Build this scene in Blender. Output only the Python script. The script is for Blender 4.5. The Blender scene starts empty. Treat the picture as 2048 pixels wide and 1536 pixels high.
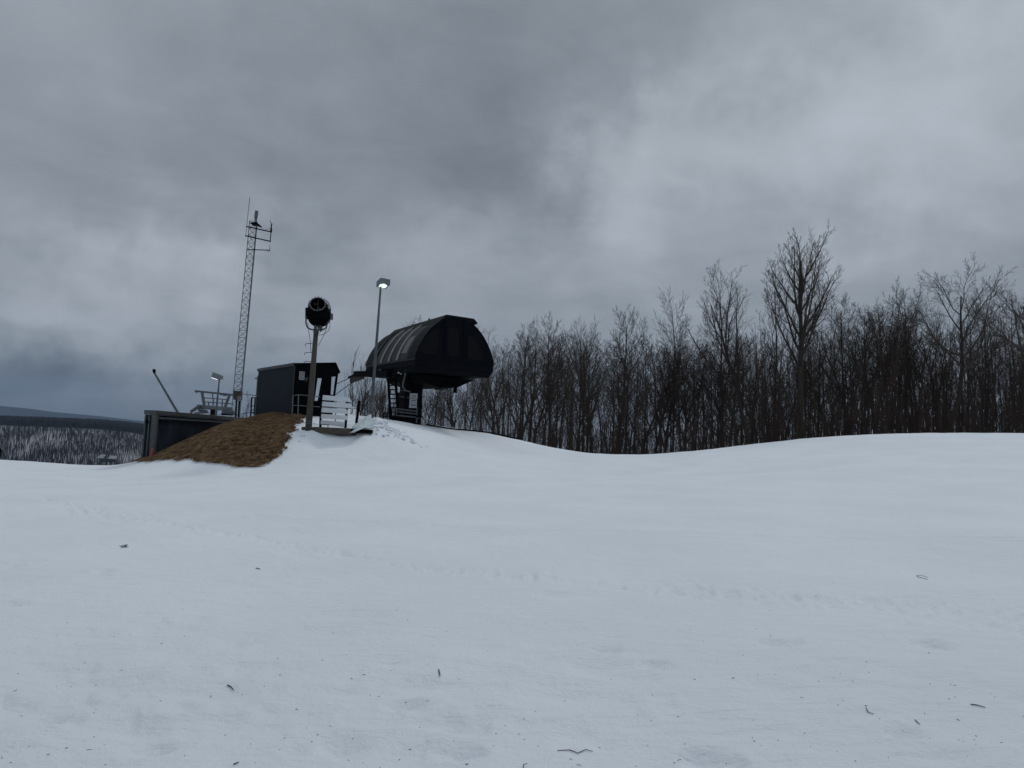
import bpy, math, random
import numpy as np
from mathutils import Vector, Matrix

random.seed(7)
rng = np.random.default_rng(11)
sc = bpy.context.scene
COL = sc.collection
R_ = math.radians

# ------------------------------------------------------------------ camera
F = 1400.0                      # focal length in pixels of the 2048 px wide photograph
PITCH, ROLL, EYE = R_(4.57), R_(2.2), 1.6
_f = Vector((0, math.cos(PITCH), math.sin(PITCH)))
_r0 = Vector((1, 0, 0)); _u0 = Vector((0, -math.sin(PITCH), math.cos(PITCH)))
_r = _r0 * math.cos(ROLL) + _u0 * math.sin(ROLL)
_u = _u0 * math.cos(ROLL) - _r0 * math.sin(ROLL)
cam_d = bpy.data.cameras.new('camera'); cam = bpy.data.objects.new('camera', cam_d)
COL.objects.link(cam); sc.camera = cam
cam.matrix_world = Matrix(((_r.x, _u.x, -_f.x, 0), (_r.y, _u.y, -_f.y, 0), (_r.z, _u.z, -_f.z, EYE), (0, 0, 0, 1)))
cam_d.sensor_width = 36; cam_d.lens = F / 2048 * 36
cam_d.clip_start = 0.05; cam_d.clip_end = 60000

def ray(px, py):
    return _f + _r * ((px - 1024) / F) - _u * ((py - 768) / F)
def P(px, py, D):
    """world point at forward distance D that the photo shows at pixel px, py"""
    d = ray(px, py); return Vector((0, 0, EYE)) + d * (D / d.y)
def on_plane(px, py, p0, n):
    d = ray(px, py); o = Vector((0, 0, EYE))
    return o + d * ((p0 - o).dot(n) / d.dot(n))

# ------------------------------------------------------------------ noise
_perm = rng.permutation(4096); _val = rng.random(4096)
def vnoise(x, y):
    xi = np.floor(x).astype(np.int64); yi = np.floor(y).astype(np.int64)
    fx = x - xi; fy = y - yi
    fx = fx * fx * fx * (fx * (fx * 6 - 15) + 10); fy = fy * fy * fy * (fy * (fy * 6 - 15) + 10)
    def h(a, b): return _val[_perm[(a + _perm[b & 4095]) & 4095]]
    return ((h(xi, yi) * (1 - fx) + h(xi + 1, yi) * fx) * (1 - fy) + (h(xi, yi + 1) * (1 - fx) + h(xi + 1, yi + 1) * fx) * fy) * 2 - 1
def fbm(x, y, o=4):
    s = 0; a = 1; t = 0
    for k in range(o):
        s = s + a * vnoise(x * 2 ** k + 17.3 * k, y * 2 ** k + 5.1 * k); t += a; a *= .5
    return s / t

# ------------------------------------------------------------------ materials
def new_mat(name):
    m = bpy.data.materials.new(name); m.use_nodes = True
    nt = m.node_tree; b = nt.nodes['Principled BSDF']; return m, nt, b
def mat(name, col, rough=.6, metal=0, amt=.25, scale=3.0, stretch=(1, 1, 1), bump=0, spec=.5, col2=None):
    m, nt, b = new_mat(name); N = nt.nodes; L = nt.links
    b.inputs['Roughness'].default_value = rough; b.inputs['Metallic'].default_value = metal
    b.inputs['Specular IOR Level'].default_value = spec
    tc = N.new('ShaderNodeTexCoord'); mp = N.new('ShaderNodeMapping'); mp.inputs['Scale'].default_value = stretch
    nz = N.new('ShaderNodeTexNoise'); nz.inputs['Scale'].default_value = scale; nz.inputs['Detail'].default_value = 6
    nz.inputs['Roughness'].default_value = .65
    L.new(tc.outputs['Object'], mp.inputs[0]); L.new(mp.outputs[0], nz.inputs['Vector'])
    cr = N.new('ShaderNodeValToRGB'); e = cr.color_ramp.elements
    e[0].position = .3; e[1].position = .7
    c2 = col2 or tuple(min(1, c * (1 + amt)) for c in col)
    c1 = col if col2 else tuple(c * (1 - amt) for c in col)
    e[0].color = (*c1, 1); e[1].color = (*c2, 1)
    L.new(nz.outputs['Fac'], cr.inputs[0]); L.new(cr.outputs[0], b.inputs['Base Color'])
    rr = N.new('ShaderNodeMapRange'); rr.inputs['To Min'].default_value = max(.03, rough - .12); rr.inputs['To Max'].default_value = min(1, rough + .12)
    L.new(nz.outputs['Fac'], rr.inputs['Value']); L.new(rr.outputs[0], b.inputs['Roughness'])
    if bump:
        bp = N.new('ShaderNodeBump'); bp.inputs['Strength'].default_value = 1; bp.inputs['Distance'].default_value = bump
        L.new(nz.outputs['Fac'], bp.inputs['Height']); L.new(bp.outputs[0], b.inputs['Normal'])
    return m
M = {}
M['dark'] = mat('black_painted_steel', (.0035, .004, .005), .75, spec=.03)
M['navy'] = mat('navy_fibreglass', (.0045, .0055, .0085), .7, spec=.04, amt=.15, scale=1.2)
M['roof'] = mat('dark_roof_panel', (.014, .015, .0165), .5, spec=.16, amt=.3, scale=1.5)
M['roofband'] = mat('roof_edge_panel', (.0065, .007, .008), .6, spec=.08, amt=.2)
M['rib'] = mat('pale_roof_rib', (.30, .29, .28), .4, amt=.2, scale=4)
M['skylight'] = mat('milky_panel', (.06, .065, .06), .4, amt=.4, scale=5)
M['blue_wall'] = mat('weathered_blue_siding', (.004, .006, .010), .55, amt=.5, scale=5, stretch=(1.3, 1.3, .13), bump=.003, spec=.08, col2=(.019, .027, .040))
M['fascia'] = mat('grey_fascia', (.030, .034, .038), .5, amt=.2)
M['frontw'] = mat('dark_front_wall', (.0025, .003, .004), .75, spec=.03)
M['galv'] = mat('galvanised_steel', (.12, .135, .14), .55, metal=.1, amt=.2, scale=6)
M['galvd'] = mat('dull_grey_steel', (.075, .088, .095), .6, metal=.1, amt=.25, scale=6)
M['lampgrey'] = mat('lamp_housing_grey', (.15, .17, .18), .5, amt=.15)
M['white'] = mat('white_painted_board', (.66, .70, .74), .55, amt=.08, scale=4, stretch=(1, 1, 6), bump=.002)
M['signw'] = mat('white_sign_face', (.30, .32, .335), .5, amt=.06)
M['signt'] = mat('sign_dark_print', (.035, .035, .045), .6)
M['signr'] = mat('sign_red_print', (.28, .10, .11), .6)
M['pole'] = mat('weathered_pole_wood', (.060, .054, .044), .85, amt=.35, scale=5, stretch=(6, 6, .5), bump=.01)
M['timber'] = mat('retaining_timber', (.070, .058, .040), .85, amt=.5, scale=4, stretch=(1, 1, 5), bump=.02)
M['conc'] = mat('weathered_concrete', (.10, .10, .095), .9, amt=.3, scale=4, bump=.01)
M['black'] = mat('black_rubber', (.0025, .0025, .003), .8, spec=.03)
M['gunin'] = mat('gun_metal', (.07, .066, .06), .5, metal=.4, amt=.3)
M['red'] = mat('faded_red_paint', (.33, .055, .06), .6, amt=.2)
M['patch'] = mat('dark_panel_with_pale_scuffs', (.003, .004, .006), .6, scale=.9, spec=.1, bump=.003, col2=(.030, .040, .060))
M['shedf'] = mat('grey_shed_frame', (.062, .066, .069), .7, amt=.35, scale=3, bump=.005)
M['tarp'] = mat('pale_sheet', (.50, .58, .60), .5, amt=.15, scale=2)
M['bark'] = mat('grey_brown_bark', (.038, .031, .026), .9, amt=.45, scale=2.5, stretch=(3, 3, .6), bump=.02, spec=.2)
M['barkg'] = mat('greenish_grey_bark', (.055, .050, .038), .9, amt=.4, scale=2.5, stretch=(3, 3, .6), bump=.02, spec=.2)
M['twig'] = mat('dark_twigs', (.038, .028, .023), .9, amt=.3, scale=.7, spec=.1)
M['twigb'] = mat('pale_brown_twigs', (.058, .046, .038), .9, amt=.3, scale=.7, spec=.15)
M['brush'] = mat('brown_brush', (.050, .037, .030), .9, amt=.4, scale=.4, spec=.1)
M['straw'] = mat('dry_straw', (.105, .070, .041), .85, scale=2.4, spec=.12, col2=(.36, .245, .145))
M['blades'] = mat('straw_blades', (.060, .036, .019), .85, scale=3.5, spec=.1, col2=(.40, .275, .16))
M['stick'] = mat('dark_stick', (.035, .028, .024), .8, amt=.3)
M['fartree'] = mat('bare_far_wood', (.034, .033, .036), .95, amt=.5, scale=.02, spec=.1)
M['brown'] = mat('brown_cabinet', (.035, .030, .020), .7, amt=.3)
def emis(name, col, s):
    m, nt, b = new_mat(name); b.inputs['Emission Color'].default_value = (*col, 1); b.inputs['Emission Strength'].default_value = s
    b.inputs['Base Color'].default_value = (.8, .8, .8, 1)
    nz = nt.nodes.new('ShaderNodeTexNoise'); nz.inputs['Scale'].default_value = 9
    mr = nt.nodes.new('ShaderNodeMapRange'); mr.inputs['To Min'].default_value = s * .6; mr.inputs['To Max'].default_value = s * 1.4
    nt.links.new(nz.outputs['Fac'], mr.inputs['Value']); nt.links.new(mr.outputs[0], b.inputs['Emission Strength'])
    return m
M['lens_g'] = emis('greenish_lit_lens', (.74, 1.0, .80), 1.0)
M['lens_w'] = emis('white_lit_lens', (1.0, 1.0, 1.0), 1.1)
def glassy(name, col, rough, metal):
    m, nt, b = new_mat(name); b.inputs['Base Color'].default_value = (*col, 1); b.inputs['Roughness'].default_value = rough
    b.inputs['Metallic'].default_value = metal; b.inputs['Specular IOR Level'].default_value = .12 if not metal else .5
    nz = nt.nodes.new('ShaderNodeTexNoise'); nz.inputs['Scale'].default_value = 2.0
    bp = nt.nodes.new('ShaderNodeBump'); bp.inputs['Distance'].default_value = .01
    nt.links.new(nz.outputs['Fac'], bp.inputs['Height']); nt.links.new(bp.outputs[0], b.inputs['Normal']); return m
M['pane'] = glassy('reflecting_window_glass', (.85, .88, .90), .15, 1.0)
M['darkglass'] = glassy('black_window_glass', (.004, .004, .005), .3, 0)

def snow_mat():
    m, nt, b = new_mat('snow'); N = nt.nodes; L = nt.links
    tc = N.new('ShaderNodeTexCoord')
    b.inputs['Roughness'].default_value = .75; b.inputs['Specular IOR Level'].default_value = .25
    n1 = N.new('ShaderNodeTexNoise'); n1.inputs['Scale'].default_value = .35; n1.inputs['Detail'].default_value = 5
    cr = N.new('ShaderNodeValToRGB'); cr.color_ramp.elements[0].color = (.77, .82, .865, 1); cr.color_ramp.elements[1].color = (.82, .87, .915, 1)
    cr.color_ramp.elements[0].position = .35; cr.color_ramp.elements[1].position = .65
    L.new(tc.outputs['Object'], n1.inputs['Vector']); L.new(n1.outputs['Fac'], cr.inputs[0])
    # far country (beyond the piste) is wooded: brown-grey litter through the snow
    sx = N.new('ShaderNodeVectorMath'); sx.operation = 'LENGTH'; L.new(tc.outputs['Object'], sx.inputs[0])
    mr = N.new('ShaderNodeMapRange'); mr.inputs['From Min'].default_value = 110; mr.inputs['From Max'].default_value = 260
    L.new(sx.outputs['Value'], mr.inputs['Value'])
    n4 = N.new('ShaderNodeTexNoise'); n4.inputs['Scale'].default_value = .02; n4.inputs['Detail'].default_value = 8
    c4 = N.new('ShaderNodeValToRGB'); c4.color_ramp.elements[0].color = (.035, .034, .04, 1); c4.color_ramp.elements[1].color = (.14, .14, .16, 1)
    c4.color_ramp.elements[0].position = .45; c4.color_ramp.elements[1].position = .6
    L.new(tc.outputs['Object'], n4.inputs['Vector']); L.new(n4.outputs['Fac'], c4.inputs[0])
    # fine dirt specks and thin yellowish dusting
    vo = N.new('ShaderNodeTexVoronoi'); vo.inputs['Scale'].default_value = 5.0; vo.inputs['Randomness'].default_value = 1
    L.new(tc.outputs['Object'], vo.inputs['Vector'])
    lt = N.new('ShaderNodeMath'); lt.operation = 'LESS_THAN'; lt.inputs[1].default_value = .028; L.new(vo.outputs['Distance'], lt.inputs[0])
    sp = N.new('ShaderNodeMath'); sp.operation = 'MULTIPLY'; sp.inputs[1].default_value = .55; L.new(lt.outputs[0], sp.inputs[0])
    mx = N.new('ShaderNodeMixRGB'); mx.inputs[2].default_value = (.16, .14, .13, 1); L.new(cr.outputs[0], mx.inputs[1]); L.new(sp.outputs[0], mx.inputs[0])
    m2 = N.new('ShaderNodeMixRGB'); L.new(mr.outputs[0], m2.inputs[0]); L.new(mx.outputs[0], m2.inputs[1]); L.new(c4.outputs[0], m2.inputs[2])
    L.new(m2.outputs[0], b.inputs['Base Color'])
    # wind ripples and crust grain
    mp = N.new('ShaderNodeMapping'); mp.inputs['Rotation'].default_value = (0, 0, R_(28)); mp.inputs['Scale'].default_value = (2.2, 9, 1)
    L.new(tc.outputs['Object'], mp.inputs[0])
    n2 = N.new('ShaderNodeTexNoise'); n2.inputs['Scale'].default_value = 1.0; n2.inputs['Detail'].default_value = 5; L.new(mp.outputs[0], n2.inputs['Vector'])
    n3 = N.new('ShaderNodeTexNoise'); n3.inputs['Scale'].default_value = 22; n3.inputs['Detail'].default_value = 6; n3.inputs['Roughness'].default_value = .7
    L.new(tc.outputs['Object'], n3.inputs['Vector'])
    b1 = N.new('ShaderNodeBump'); b1.inputs['Distance'].default_value = .028; L.new(n2.outputs['Fac'], b1.inputs['Height'])
    b2 = N.new('ShaderNodeBump'); b2.inputs['Distance'].default_value = .018; L.new(n3.outputs['Fac'], b2.inputs['Height']); L.new(b1.outputs[0], b2.inputs['Normal'])
    L.new(b2.outputs[0], b.inputs['Normal'])
    return m
M['snow'] = snow_mat()

# ------------------------------------------------------------------ object helpers
ORG = {}
def tag(o, label=None, cat=None, group=None, kind=None):
    if label: o['label'] = label
    if cat: o['category'] = cat
    if group: o['group'] = group
    if kind: o['kind'] = kind
    return o
def thing(name, label, cat, loc, group=None):
    o = bpy.data.objects.new(name, None); COL.objects.link(o); o.location = loc; o.empty_display_size = .3
    ORG[o.name] = Vector(loc); return tag(o, label, cat, group)
def raw_mesh(name, V, Fc, mats, smooth=False, midx=None):
    me = bpy.data.meshes.new(name)
    V = np.asarray(V, dtype=np.float32).reshape(-1, 3)
    if isinstance(Fc, np.ndarray):
        n = Fc.shape[1]; nf = len(Fc)
        me.vertices.add(len(V)); me.vertices.foreach_set('co', V.ravel())
        me.loops.add(nf * n); me.loops.foreach_set('vertex_index', Fc.astype(np.int32).ravel())
        me.polygons.add(nf); me.polygons.foreach_set('loop_start', np.arange(0, nf * n, n, dtype=np.int32))
        me.update(calc_edges=True)
    else:
        me.from_pydata([tuple(v) for v in V], [], Fc)
    for m in mats: me.materials.append(m)
    if midx is not None: me.polygons.foreach_set('material_index', np.asarray(midx, dtype=np.int32))
    me.polygons.foreach_set('use_smooth', np.full(len(me.polygons), smooth))
    me.update(); return me
class MB:
    def __init__(s): s.v = []; s.f = []
    def add(s, vs, fs):
        b = len(s.v); s.v += [tuple(v) for v in vs]; s.f += [tuple(b + i for i in f) for f in fs]
    def prism(s, poly, ext):
        """closed polygon of world points, extruded by a vector"""
        ext = Vector(ext); n = len(poly); a = [Vector(p) for p in poly]
        s.add(a + [p + ext for p in a], [tuple(range(n))[::-1], tuple(range(n, 2 * n))] + [(i, (i + 1) % n, n + (i + 1) % n, n + i) for i in range(n)])
    def beam(s, p, q, w, h=None, up=(0, 0, 1)):
        p = Vector(p); q = Vector(q); h = h or w; d = (q - p).normalized(); up = Vector(up)
        if abs(d.dot(up)) > .95: up = Vector((0, 1, 0))
        a = d.cross(up).normalized() * w / 2; b = a.cross(d).normalized() * h / 2
        s.prism([p - a - b, p + a - b, p + a + b, p - a + b], q - p)
    def tube(s, pts, rad, n=8, cap=True):
        pts = [Vector(p) for p in pts]; m = len(pts)
        if not hasattr(rad, '__len__'): rad = [rad] * m
        vs = []
        for i, p in enumerate(pts):
            d = (pts[min(i + 1, m - 1)] - pts[max(i - 1, 0)]).normalized()
            up = Vector((0, 0, 1)) if abs(d.z) < .9 else Vector((0, 1, 0))
            if i == 0 or True:
                a = d.cross(up).normalized()
                if i and a.dot(pa) < 0: a = -a
                if i and abs(a.dot(pa)) < .5: a = (pa - d * pa.dot(d)).normalized()
                pa = a
            b = d.cross(a)
            vs += [p + (a * math.cos(2 * math.pi * k / n) + b * math.sin(2 * math.pi * k / n)) * rad[i] for k in range(n)]
        fs = [(i * n + k, i * n + (k + 1) % n, (i + 1) * n + (k + 1) % n, (i + 1) * n + k) for i in range(m - 1) for k in range(n)]
        if cap: fs += [tuple(range(n))[::-1], tuple(range((m - 1) * n, m * n))]
        s.add(vs, fs)
    def ring(s, c, axis, R, r, n=24, k=6, arc=(0, 360), a0=None):
        axis = Vector(axis).normalized(); a = a0 or axis.cross(Vector((0, 0, 1))).normalized(); a = (a - axis * a.dot(axis)).normalized(); b = axis.cross(a)
        t0, t1 = R_(arc[0]), R_(arc[1])
        s.tube([Vector(c) + (a * math.cos(t0 + (t1 - t0) * i / n) + b * math.sin(t0 + (t1 - t0) * i / n)) * R for i in range(n + 1)], r, k)
    def build(s, name, m, parent=None, smooth=False, label=None, bevel=0):
        o0 = Vector((0, 0, 0))
        if parent is not None: o0 = ORG[parent.name]
        V = [(x - o0.x, y - o0.y, z - o0.z) for x, y, z in s.v]
        me = raw_mesh(name, V, s.f, [m] if not isinstance(m, list) else m, smooth)
        o = bpy.data.objects.new(name, me); COL.objects.link(o)
        if parent is not None: o.parent = parent
        ORG[o.name] = o0
        if label: o['label'] = label
        if bevel:
            bv = o.modifiers.new('bevel', 'BEVEL'); bv.width = bevel; bv.segments = 2; bv.limit_method = 'ANGLE'; bv.angle_limit = R_(40)
        return o
def topmesh(mb, name, m, loc, label, cat, group=None, smooth=False, bevel=0):
    d = type('x', (), {})(); loc = Vector(loc)
    V = [(x - loc.x, y - loc.y, z - loc.z) for x, y, z in mb.v]
    me = raw_mesh(name, V, mb.f, [m], smooth); o = bpy.data.objects.new(name, me); COL.objects.link(o); o.location = loc
    ORG[o.name] = loc
    if bevel:
        bv = o.modifiers.new('bevel', 'BEVEL'); bv.width = bevel; bv.segments = 2
    return tag(o, label, cat, group)

# ------------------------------------------------------------------ terrain
ctl = []
def cp(px, py, D): ctl.append(tuple(P(px, py, D)))
def cz(x, y, z): ctl.append((x, y, z))
# crest of the piste, left to right
for a in [(-250, 905, 40), (0, 922, 38), (100, 926, 37), (180, 930, 36.5), (240, 930, 36), (275, 923, 35), (305, 918, 33.6),
          (980, 868, 47), (1040, 880, 48.5), (1100, 897, 50), (1150, 909, 52.5), (1205, 916, 55), (1300, 911, 55.5), (1400, 903, 55), (1500, 889, 54),
          (1600, 878, 52.5), (1700, 871, 51.5), (1800, 867, 50.5), (1950, 866, 49.5), (2048, 866, 48.5), (2300, 872, 46)]: cp(*a)
# mound
for a in [(520, 834, 40), (590, 833, 38), (650, 836, 38), (700, 840, 38.5), (742, 839, 38), (790, 842, 42), (815, 845, 45), (860, 851, 46), (915, 861, 46.5),
          (617, 853, 34.3), (670, 856, 34.3), (740, 858, 34.5), (700, 876, 33.2), (640, 880, 33.2), (790, 880, 34), (860, 885, 36), (930, 890, 38), (1000, 897, 42),
          (520, 931, 30), (470, 928, 30.3), (400, 920, 31.4), (350, 917, 32.3), (560, 905, 31.6), (590, 880, 32.8),
          (450, 880, 33), (520, 885, 33), (400, 893, 33), (500, 850, 36.5), (450, 852, 36.5), (400, 878, 35), (350, 900, 34.2), (560, 850, 35.5), (540, 870, 34.2),
          (640, 920, 30), (760, 925, 29.5), (900, 930, 30), (1050, 935, 33), (1200, 950, 36)]: cp(*a)
# backs of mound and crest
ctlb = [(515, 852, 44.5), (600, 842, 46), (700, 845, 50), (800, 848, 52), (860, 862, 54), (950, 885, 58),
        (440, 880, 42), (400, 900, 42), (330, 925, 40), (250, 960, 44), (100, 960, 46), (0, 958, 46), (-250, 940, 50)]
for a in ctlb: cp(*a)
for px in (-250, 0, 200, 350): cp(px, 1060, 60)
for px, s in [(480, 900), (620, 880), (760, 880), (860, 885), (980, 905), (1100, 930), (1200, 945), (1350, 935), (1500, 915), (1650, 897), (1800, 890), (2048, 885), (2300, 890)]:
    cp(px, s, 66)
    cp(px, s + 18, 90); cp(px, s + 30, 125)
for px in (-250, 0, 200, 350): cp(px, 1120, 110)
# near field
for x, y, z in [(0, 0, 0), (-3, 2, -.05), (3, 2, .08), (-6, 7, -.12), (0, 8, .02), (6, 7, .2), (-12, 15, -.2), (0, 16, .08), (12, 15, .55),
                (-20, 25, -.35), (-8, 24, .02), (3, 25, .25), (14, 26, .95), (24, 28, 1.7), (-28, 20, -.6), (28, 18, 1.2), (36, 33, 2.6), (5, 38, .35), (18, 42, 1.6),
                (0, -15, 0), (-20, -10, -.4), (20, -10, .5), (-45, 10, -1.2), (50, 10, 2), (0, -50, 0), (-60, -40, -1.5), (60, -40, 2), (-70, 20, -3), (75, 30, 3.6)]: cz(x, y, z)
C = np.array(ctl)
def phi(r): return np.where(r > 1e-9, r * r * np.log(np.maximum(r, 1e-9)), 0)
TN = len(C); TS = 20.0
tcx = C[:, :2] / TS
K = phi(np.linalg.norm(tcx[:, None] - tcx[None], axis=2)) + np.eye(TN) * .0015
Pm = np.hstack([np.ones((TN, 1)), tcx])
A = np.vstack([np.hstack([K, Pm]), np.hstack([Pm.T, np.zeros((3, 3))])])
TW = np.linalg.solve(A, np.concatenate([C[:, 2], np.zeros(3)]))
def tps(x, y):
    x = np.asarray(x, float); y = np.asarray(y, float); sh = x.shape
    q = np.stack([x.ravel(), y.ravel()], 1) / TS; out = np.empty(len(q))
    for i in range(0, len(q), 20000):
        b = q[i:i + 20000]; d = np.sqrt((b[:, None, 0] - tcx[None, :, 0]) ** 2 + (b[:, None, 1] - tcx[None, :, 1]) ** 2)
        out[i:i + 20000] = phi(d) @ TW[:TN] + TW[TN] + b @ TW[TN + 1:]
    return out.reshape(sh)
def sstep(a, b, x):
    t = np.clip((x - a) / (b - a), 0, 1); return t * t * (3 - 2 * t)
kn = P(722, 829, 66)
def base_h(x, y):
    r = np.hypot(x, y)
    rc = np.minimum(r, 120) / np.maximum(r, 1e-6)
    z = tps(x * rc, y * rc)
    z = z + 3.2 * np.exp(-(((x - kn.x + 1.4) / 2.6) ** 2 + ((y - kn.y) / 4) ** 2))
    a_, b_ = P(672, 880, 33.05), P(655, 845, 36.2)
    z = z - .36 * np.exp(-((x - a_.x) / 1.0) ** 4 - ((y - a_.y) / .85) ** 2) - .30 * np.exp(-((x - b_.x) / 1.3) ** 2 - ((y - b_.y) / .9) ** 2)
    return z * (1 - sstep(110, 500, r)) - 160 * sstep(110, 900, r)
def hit(px, py):
    d = ray(px, py); t = np.concatenate([np.arange(2.5, 12, .02), np.arange(12, 80, .1)]) / d.y
    zz = EYE + d.z * t; g = base_h(d.x * t, d.y * t); k = np.argmax(zz < g)
    return Vector((d.x * t[k], d.y * t[k], g[k]))
def gz(x, y): return float(base_h(np.array([x]), np.array([y]))[0])

dents = []
for (px, py, a) in [(812, 1402, .11), (360, 1415, .10), (308, 1493, .10), (598, 1491, .08), (675, 1482, .14), (95, 1437, .12), (15, 1205, .13), (20, 1130, .15), (245, 1128, .15),
                    (205, 1140, .10), (390, 1235, .12), (1318, 1333, .10), (1560, 1292, .14), (1870, 1293, .13), (1800, 1250, .14), (1215, 1303, .10), (930, 1493, .09), (590, 1105, .2), (850, 1370, .2), (960, 1345, .22),
                    (915, 1440, .14), (1010, 1434, .24), (1140, 1385, .25), (1060, 1470, .3), (1180, 1330, .2), (80, 1275, .3), (110, 1310, .35), (150, 1350, .35), (60, 1416, .3), (180, 1430, .3),
                    (360, 1310, .25), (370, 1380, .25), (830, 1385, .4), (780, 1320, .3), (1250, 1482, .3), (1420, 1538 - 30, .12), (1816, 1476, .1), (140, 1375, .3), (250, 1380, .25), (1400, 1530, .3)]:
    h = hit(px, py); dents.append((h.x, h.y, a, random.uniform(.018, .034) + (.022 if a < .15 else 0)))
for k in range(70):
    px, py = random.uniform(-100, 2150), random.uniform(1180, 1535); h = hit(px, py)
    dents.append((h.x, h.y, random.uniform(.08, .3), random.uniform(.008, .02)))
def path_xy(pts): return [hit(*p).xy for p in pts]
band1 = path_xy([(60, 990), (230, 1030), (380, 1055), (560, 1085), (700, 1108), (860, 1135), (1024, 1150), (1250, 1172), (1450, 1180), (1700, 1203), (1900, 1225), (2070, 1245)])
band2 = path_xy([(510, 1035), (640, 1044), (760, 1050), (900, 1056), (1024, 1060), (1300, 1071), (1500, 1077), (1700, 1080), (2070, 1080)])
def pdist(x, y, pl):
    best = np.full(x.shape, 1e9); arc = np.zeros(x.shape); L = 0
    for a, b in zip(pl[:-1], pl[1:]):
        dx, dy = b.x - a.x, b.y - a.y; l2 = dx * dx + dy * dy; t = np.clip(((x - a.x) * dx + (y - a.y) * dy) / l2, 0, 1)
        d = np.hypot(x - a.x - t * dx, y - a.y - t * dy); m = d < best; best = np.where(m, d, best); arc = np.where(m, L + t * math.sqrt(l2), arc); L += math.sqrt(l2)
    return best, arc
def detail(x, y):
    r = np.hypot(x, y); near = 1 - sstep(40, 90, r)
    z = fbm(x * .35, y * .35, 3) * .05 * near + fbm(x * 1.3 + 9, y * 1.8, 3) * .026 * near + fbm(x * 5, y * 9, 3) * .009 * (1 - sstep(14, 30, r))
    sel = (np.abs(x) < 45) & (y > 1) & (y < 40)
    xs, ys = x[sel], y[sel]; zz = np.zeros(xs.shape)
    for (dx, dy, a, dp) in dents:
        m = (np.abs(xs - dx) < a * 3) & (np.abs(ys - dy) < a * 3)
        if not m.any(): continue
        rr = ((xs[m] - dx) / a) ** 2 + ((ys[m] - dy) / (a * .75)) ** 2
        rr = rr * (1 + .5 * vnoise(xs[m] * 9, ys[m] * 9)); zz[m] += -dp * np.exp(-rr) + dp * .3 * np.exp(-(np.sqrt(np.maximum(rr, 0)) - 1.6) ** 2 * 3)
    d, s = pdist(xs, ys, band1); wd = .30 + .3 * vnoise(s * .7, s * 0)
    zz += np.exp(-(d / np.maximum(wd, .15)) ** 2) * (np.abs(vnoise(xs * 7, ys * 7)) * -.044 + .026 * vnoise(xs * 15, ys * 15))
    d, s = pdist(xs, ys, band2)
    zz += -.040 * np.exp(-(d / .07) ** 2) + .030 * np.exp(-((d - .16) / .08) ** 2) + np.exp(-(d / .6) ** 2) * sstep(5, 12, xs) * (np.abs(vnoise(xs * 5, ys * 5)) * -.06)
    z[sel] += zz
    # trampled, lumpy snow on the mound near the lamp
    q = P(790, 875, 36); e = np.exp(-(((x - q.x) / 2.4) ** 2 + ((y - q.y) / 3.0) ** 2))
    z += e * (fbm(x * 3, y * 3, 4) * .11)
    q = P(690, 905, 32); e = np.exp(-(((x - q.x) / 5) ** 2 + ((y - q.y) / 3) ** 2)); z += e * fbm(x * 1.6, y * 2.6, 4) * .07
    return z
def ground_h(x, y): return base_h(x, y) + detail(x, y)

azf = np.arange(-52, 52.01, .115); azc = np.arange(56, 304, 4.0)
az = np.radians(np.concatenate([azf, azc]))
rr = [0.5]
while rr[-1] < 15000:
    r = rr[-1]; k = .05 if r < 2 else .0105 if r < 26 else .0055 if r < 60 else .02 if r < 130 else .08
    rr.append(r * (1 + k))
rr = np.array(rr); RR, AZ = np.meshgrid(rr, az, indexing='ij')
X = RR * np.sin(AZ); Y = RR * np.cos(AZ)
Z = ground_h(X, Y)
nr, na = X.shape
i = np.arange(nr - 1)[:, None]; j = np.arange(na)[None]; j2 = (j + 1) % na
Q = np.stack([i * na + j + 0 * j, i * na + j2, (i + 1) * na + j2, (i + 1) * na + j], -1).reshape(-1, 4)[:, ::-1]
V = np.stack([X, Y, Z], -1).reshape(-1, 3)
V = np.vstack([V, [[0, 0, gz(0, .01)]]])
me = raw_mesh('snow_ground', V, Q, [M['snow']], True)
gnd = bpy.data.objects.new('snow_ground', me); COL.objects.link(gnd)
tag(gnd, 'open snow covered piste with faint footprints and ski tracks', kind='structure')
# centre cap under the photographer's feet
c = MB(); c.add([(0.55 * math.sin(a), .55 * math.cos(a), gz(.5 * math.sin(a), .5 * math.cos(a)) + .01) for a in [k * math.pi / 12 for k in range(24)]], [tuple(range(24))[::-1]])
o = c.build('snow_underfoot', M['snow']); tag(o, 'snow under the viewpoint', kind='structure')

# ------------------------------------------------------------------ dry grass bank
poly = [P(*a).xy for a in [(288, 922, 33.8), (350, 919, 32.2), (400, 922, 31.3), (440, 924, 30.8), (480, 930, 30.1), (520, 934, 29.8), (548, 915, 31), (566, 895, 32.1), (583, 872, 33.4), (600, 852, 35.6),
                           (600, 836, 38.3), (512, 833, 43.5), (440, 846, 41.5), (380, 870, 40), (310, 900, 37.5)]]
def poly_sd(x, y, pl):
    d = np.full(x.shape, 1e9); ins = np.zeros(x.shape, bool)
    for a, b in zip(pl, pl[1:] + pl[:1]):
        dx, dy = b.x - a.x, b.y - a.y; t = np.clip(((x - a.x) * dx + (y - a.y) * dy) / (dx * dx + dy * dy), 0, 1)
        d = np.minimum(d, np.hypot(x - a.x - t * dx, y - a.y - t * dy))
        cr = ((a.y > y) != (b.y > y)) & (x < (b.x - a.x) * (y - a.y) / ((b.y - a.y) if b.y != a.y else 1e-9) + a.x); ins ^= cr
    return np.where(ins, d, -d)
def gmask(x, y):
    return poly_sd(x, y, poly) + .38 * fbm(x * 1.2, y * 1.2, 5) + .22 * fbm(x * 5, y * 5, 3)
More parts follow.
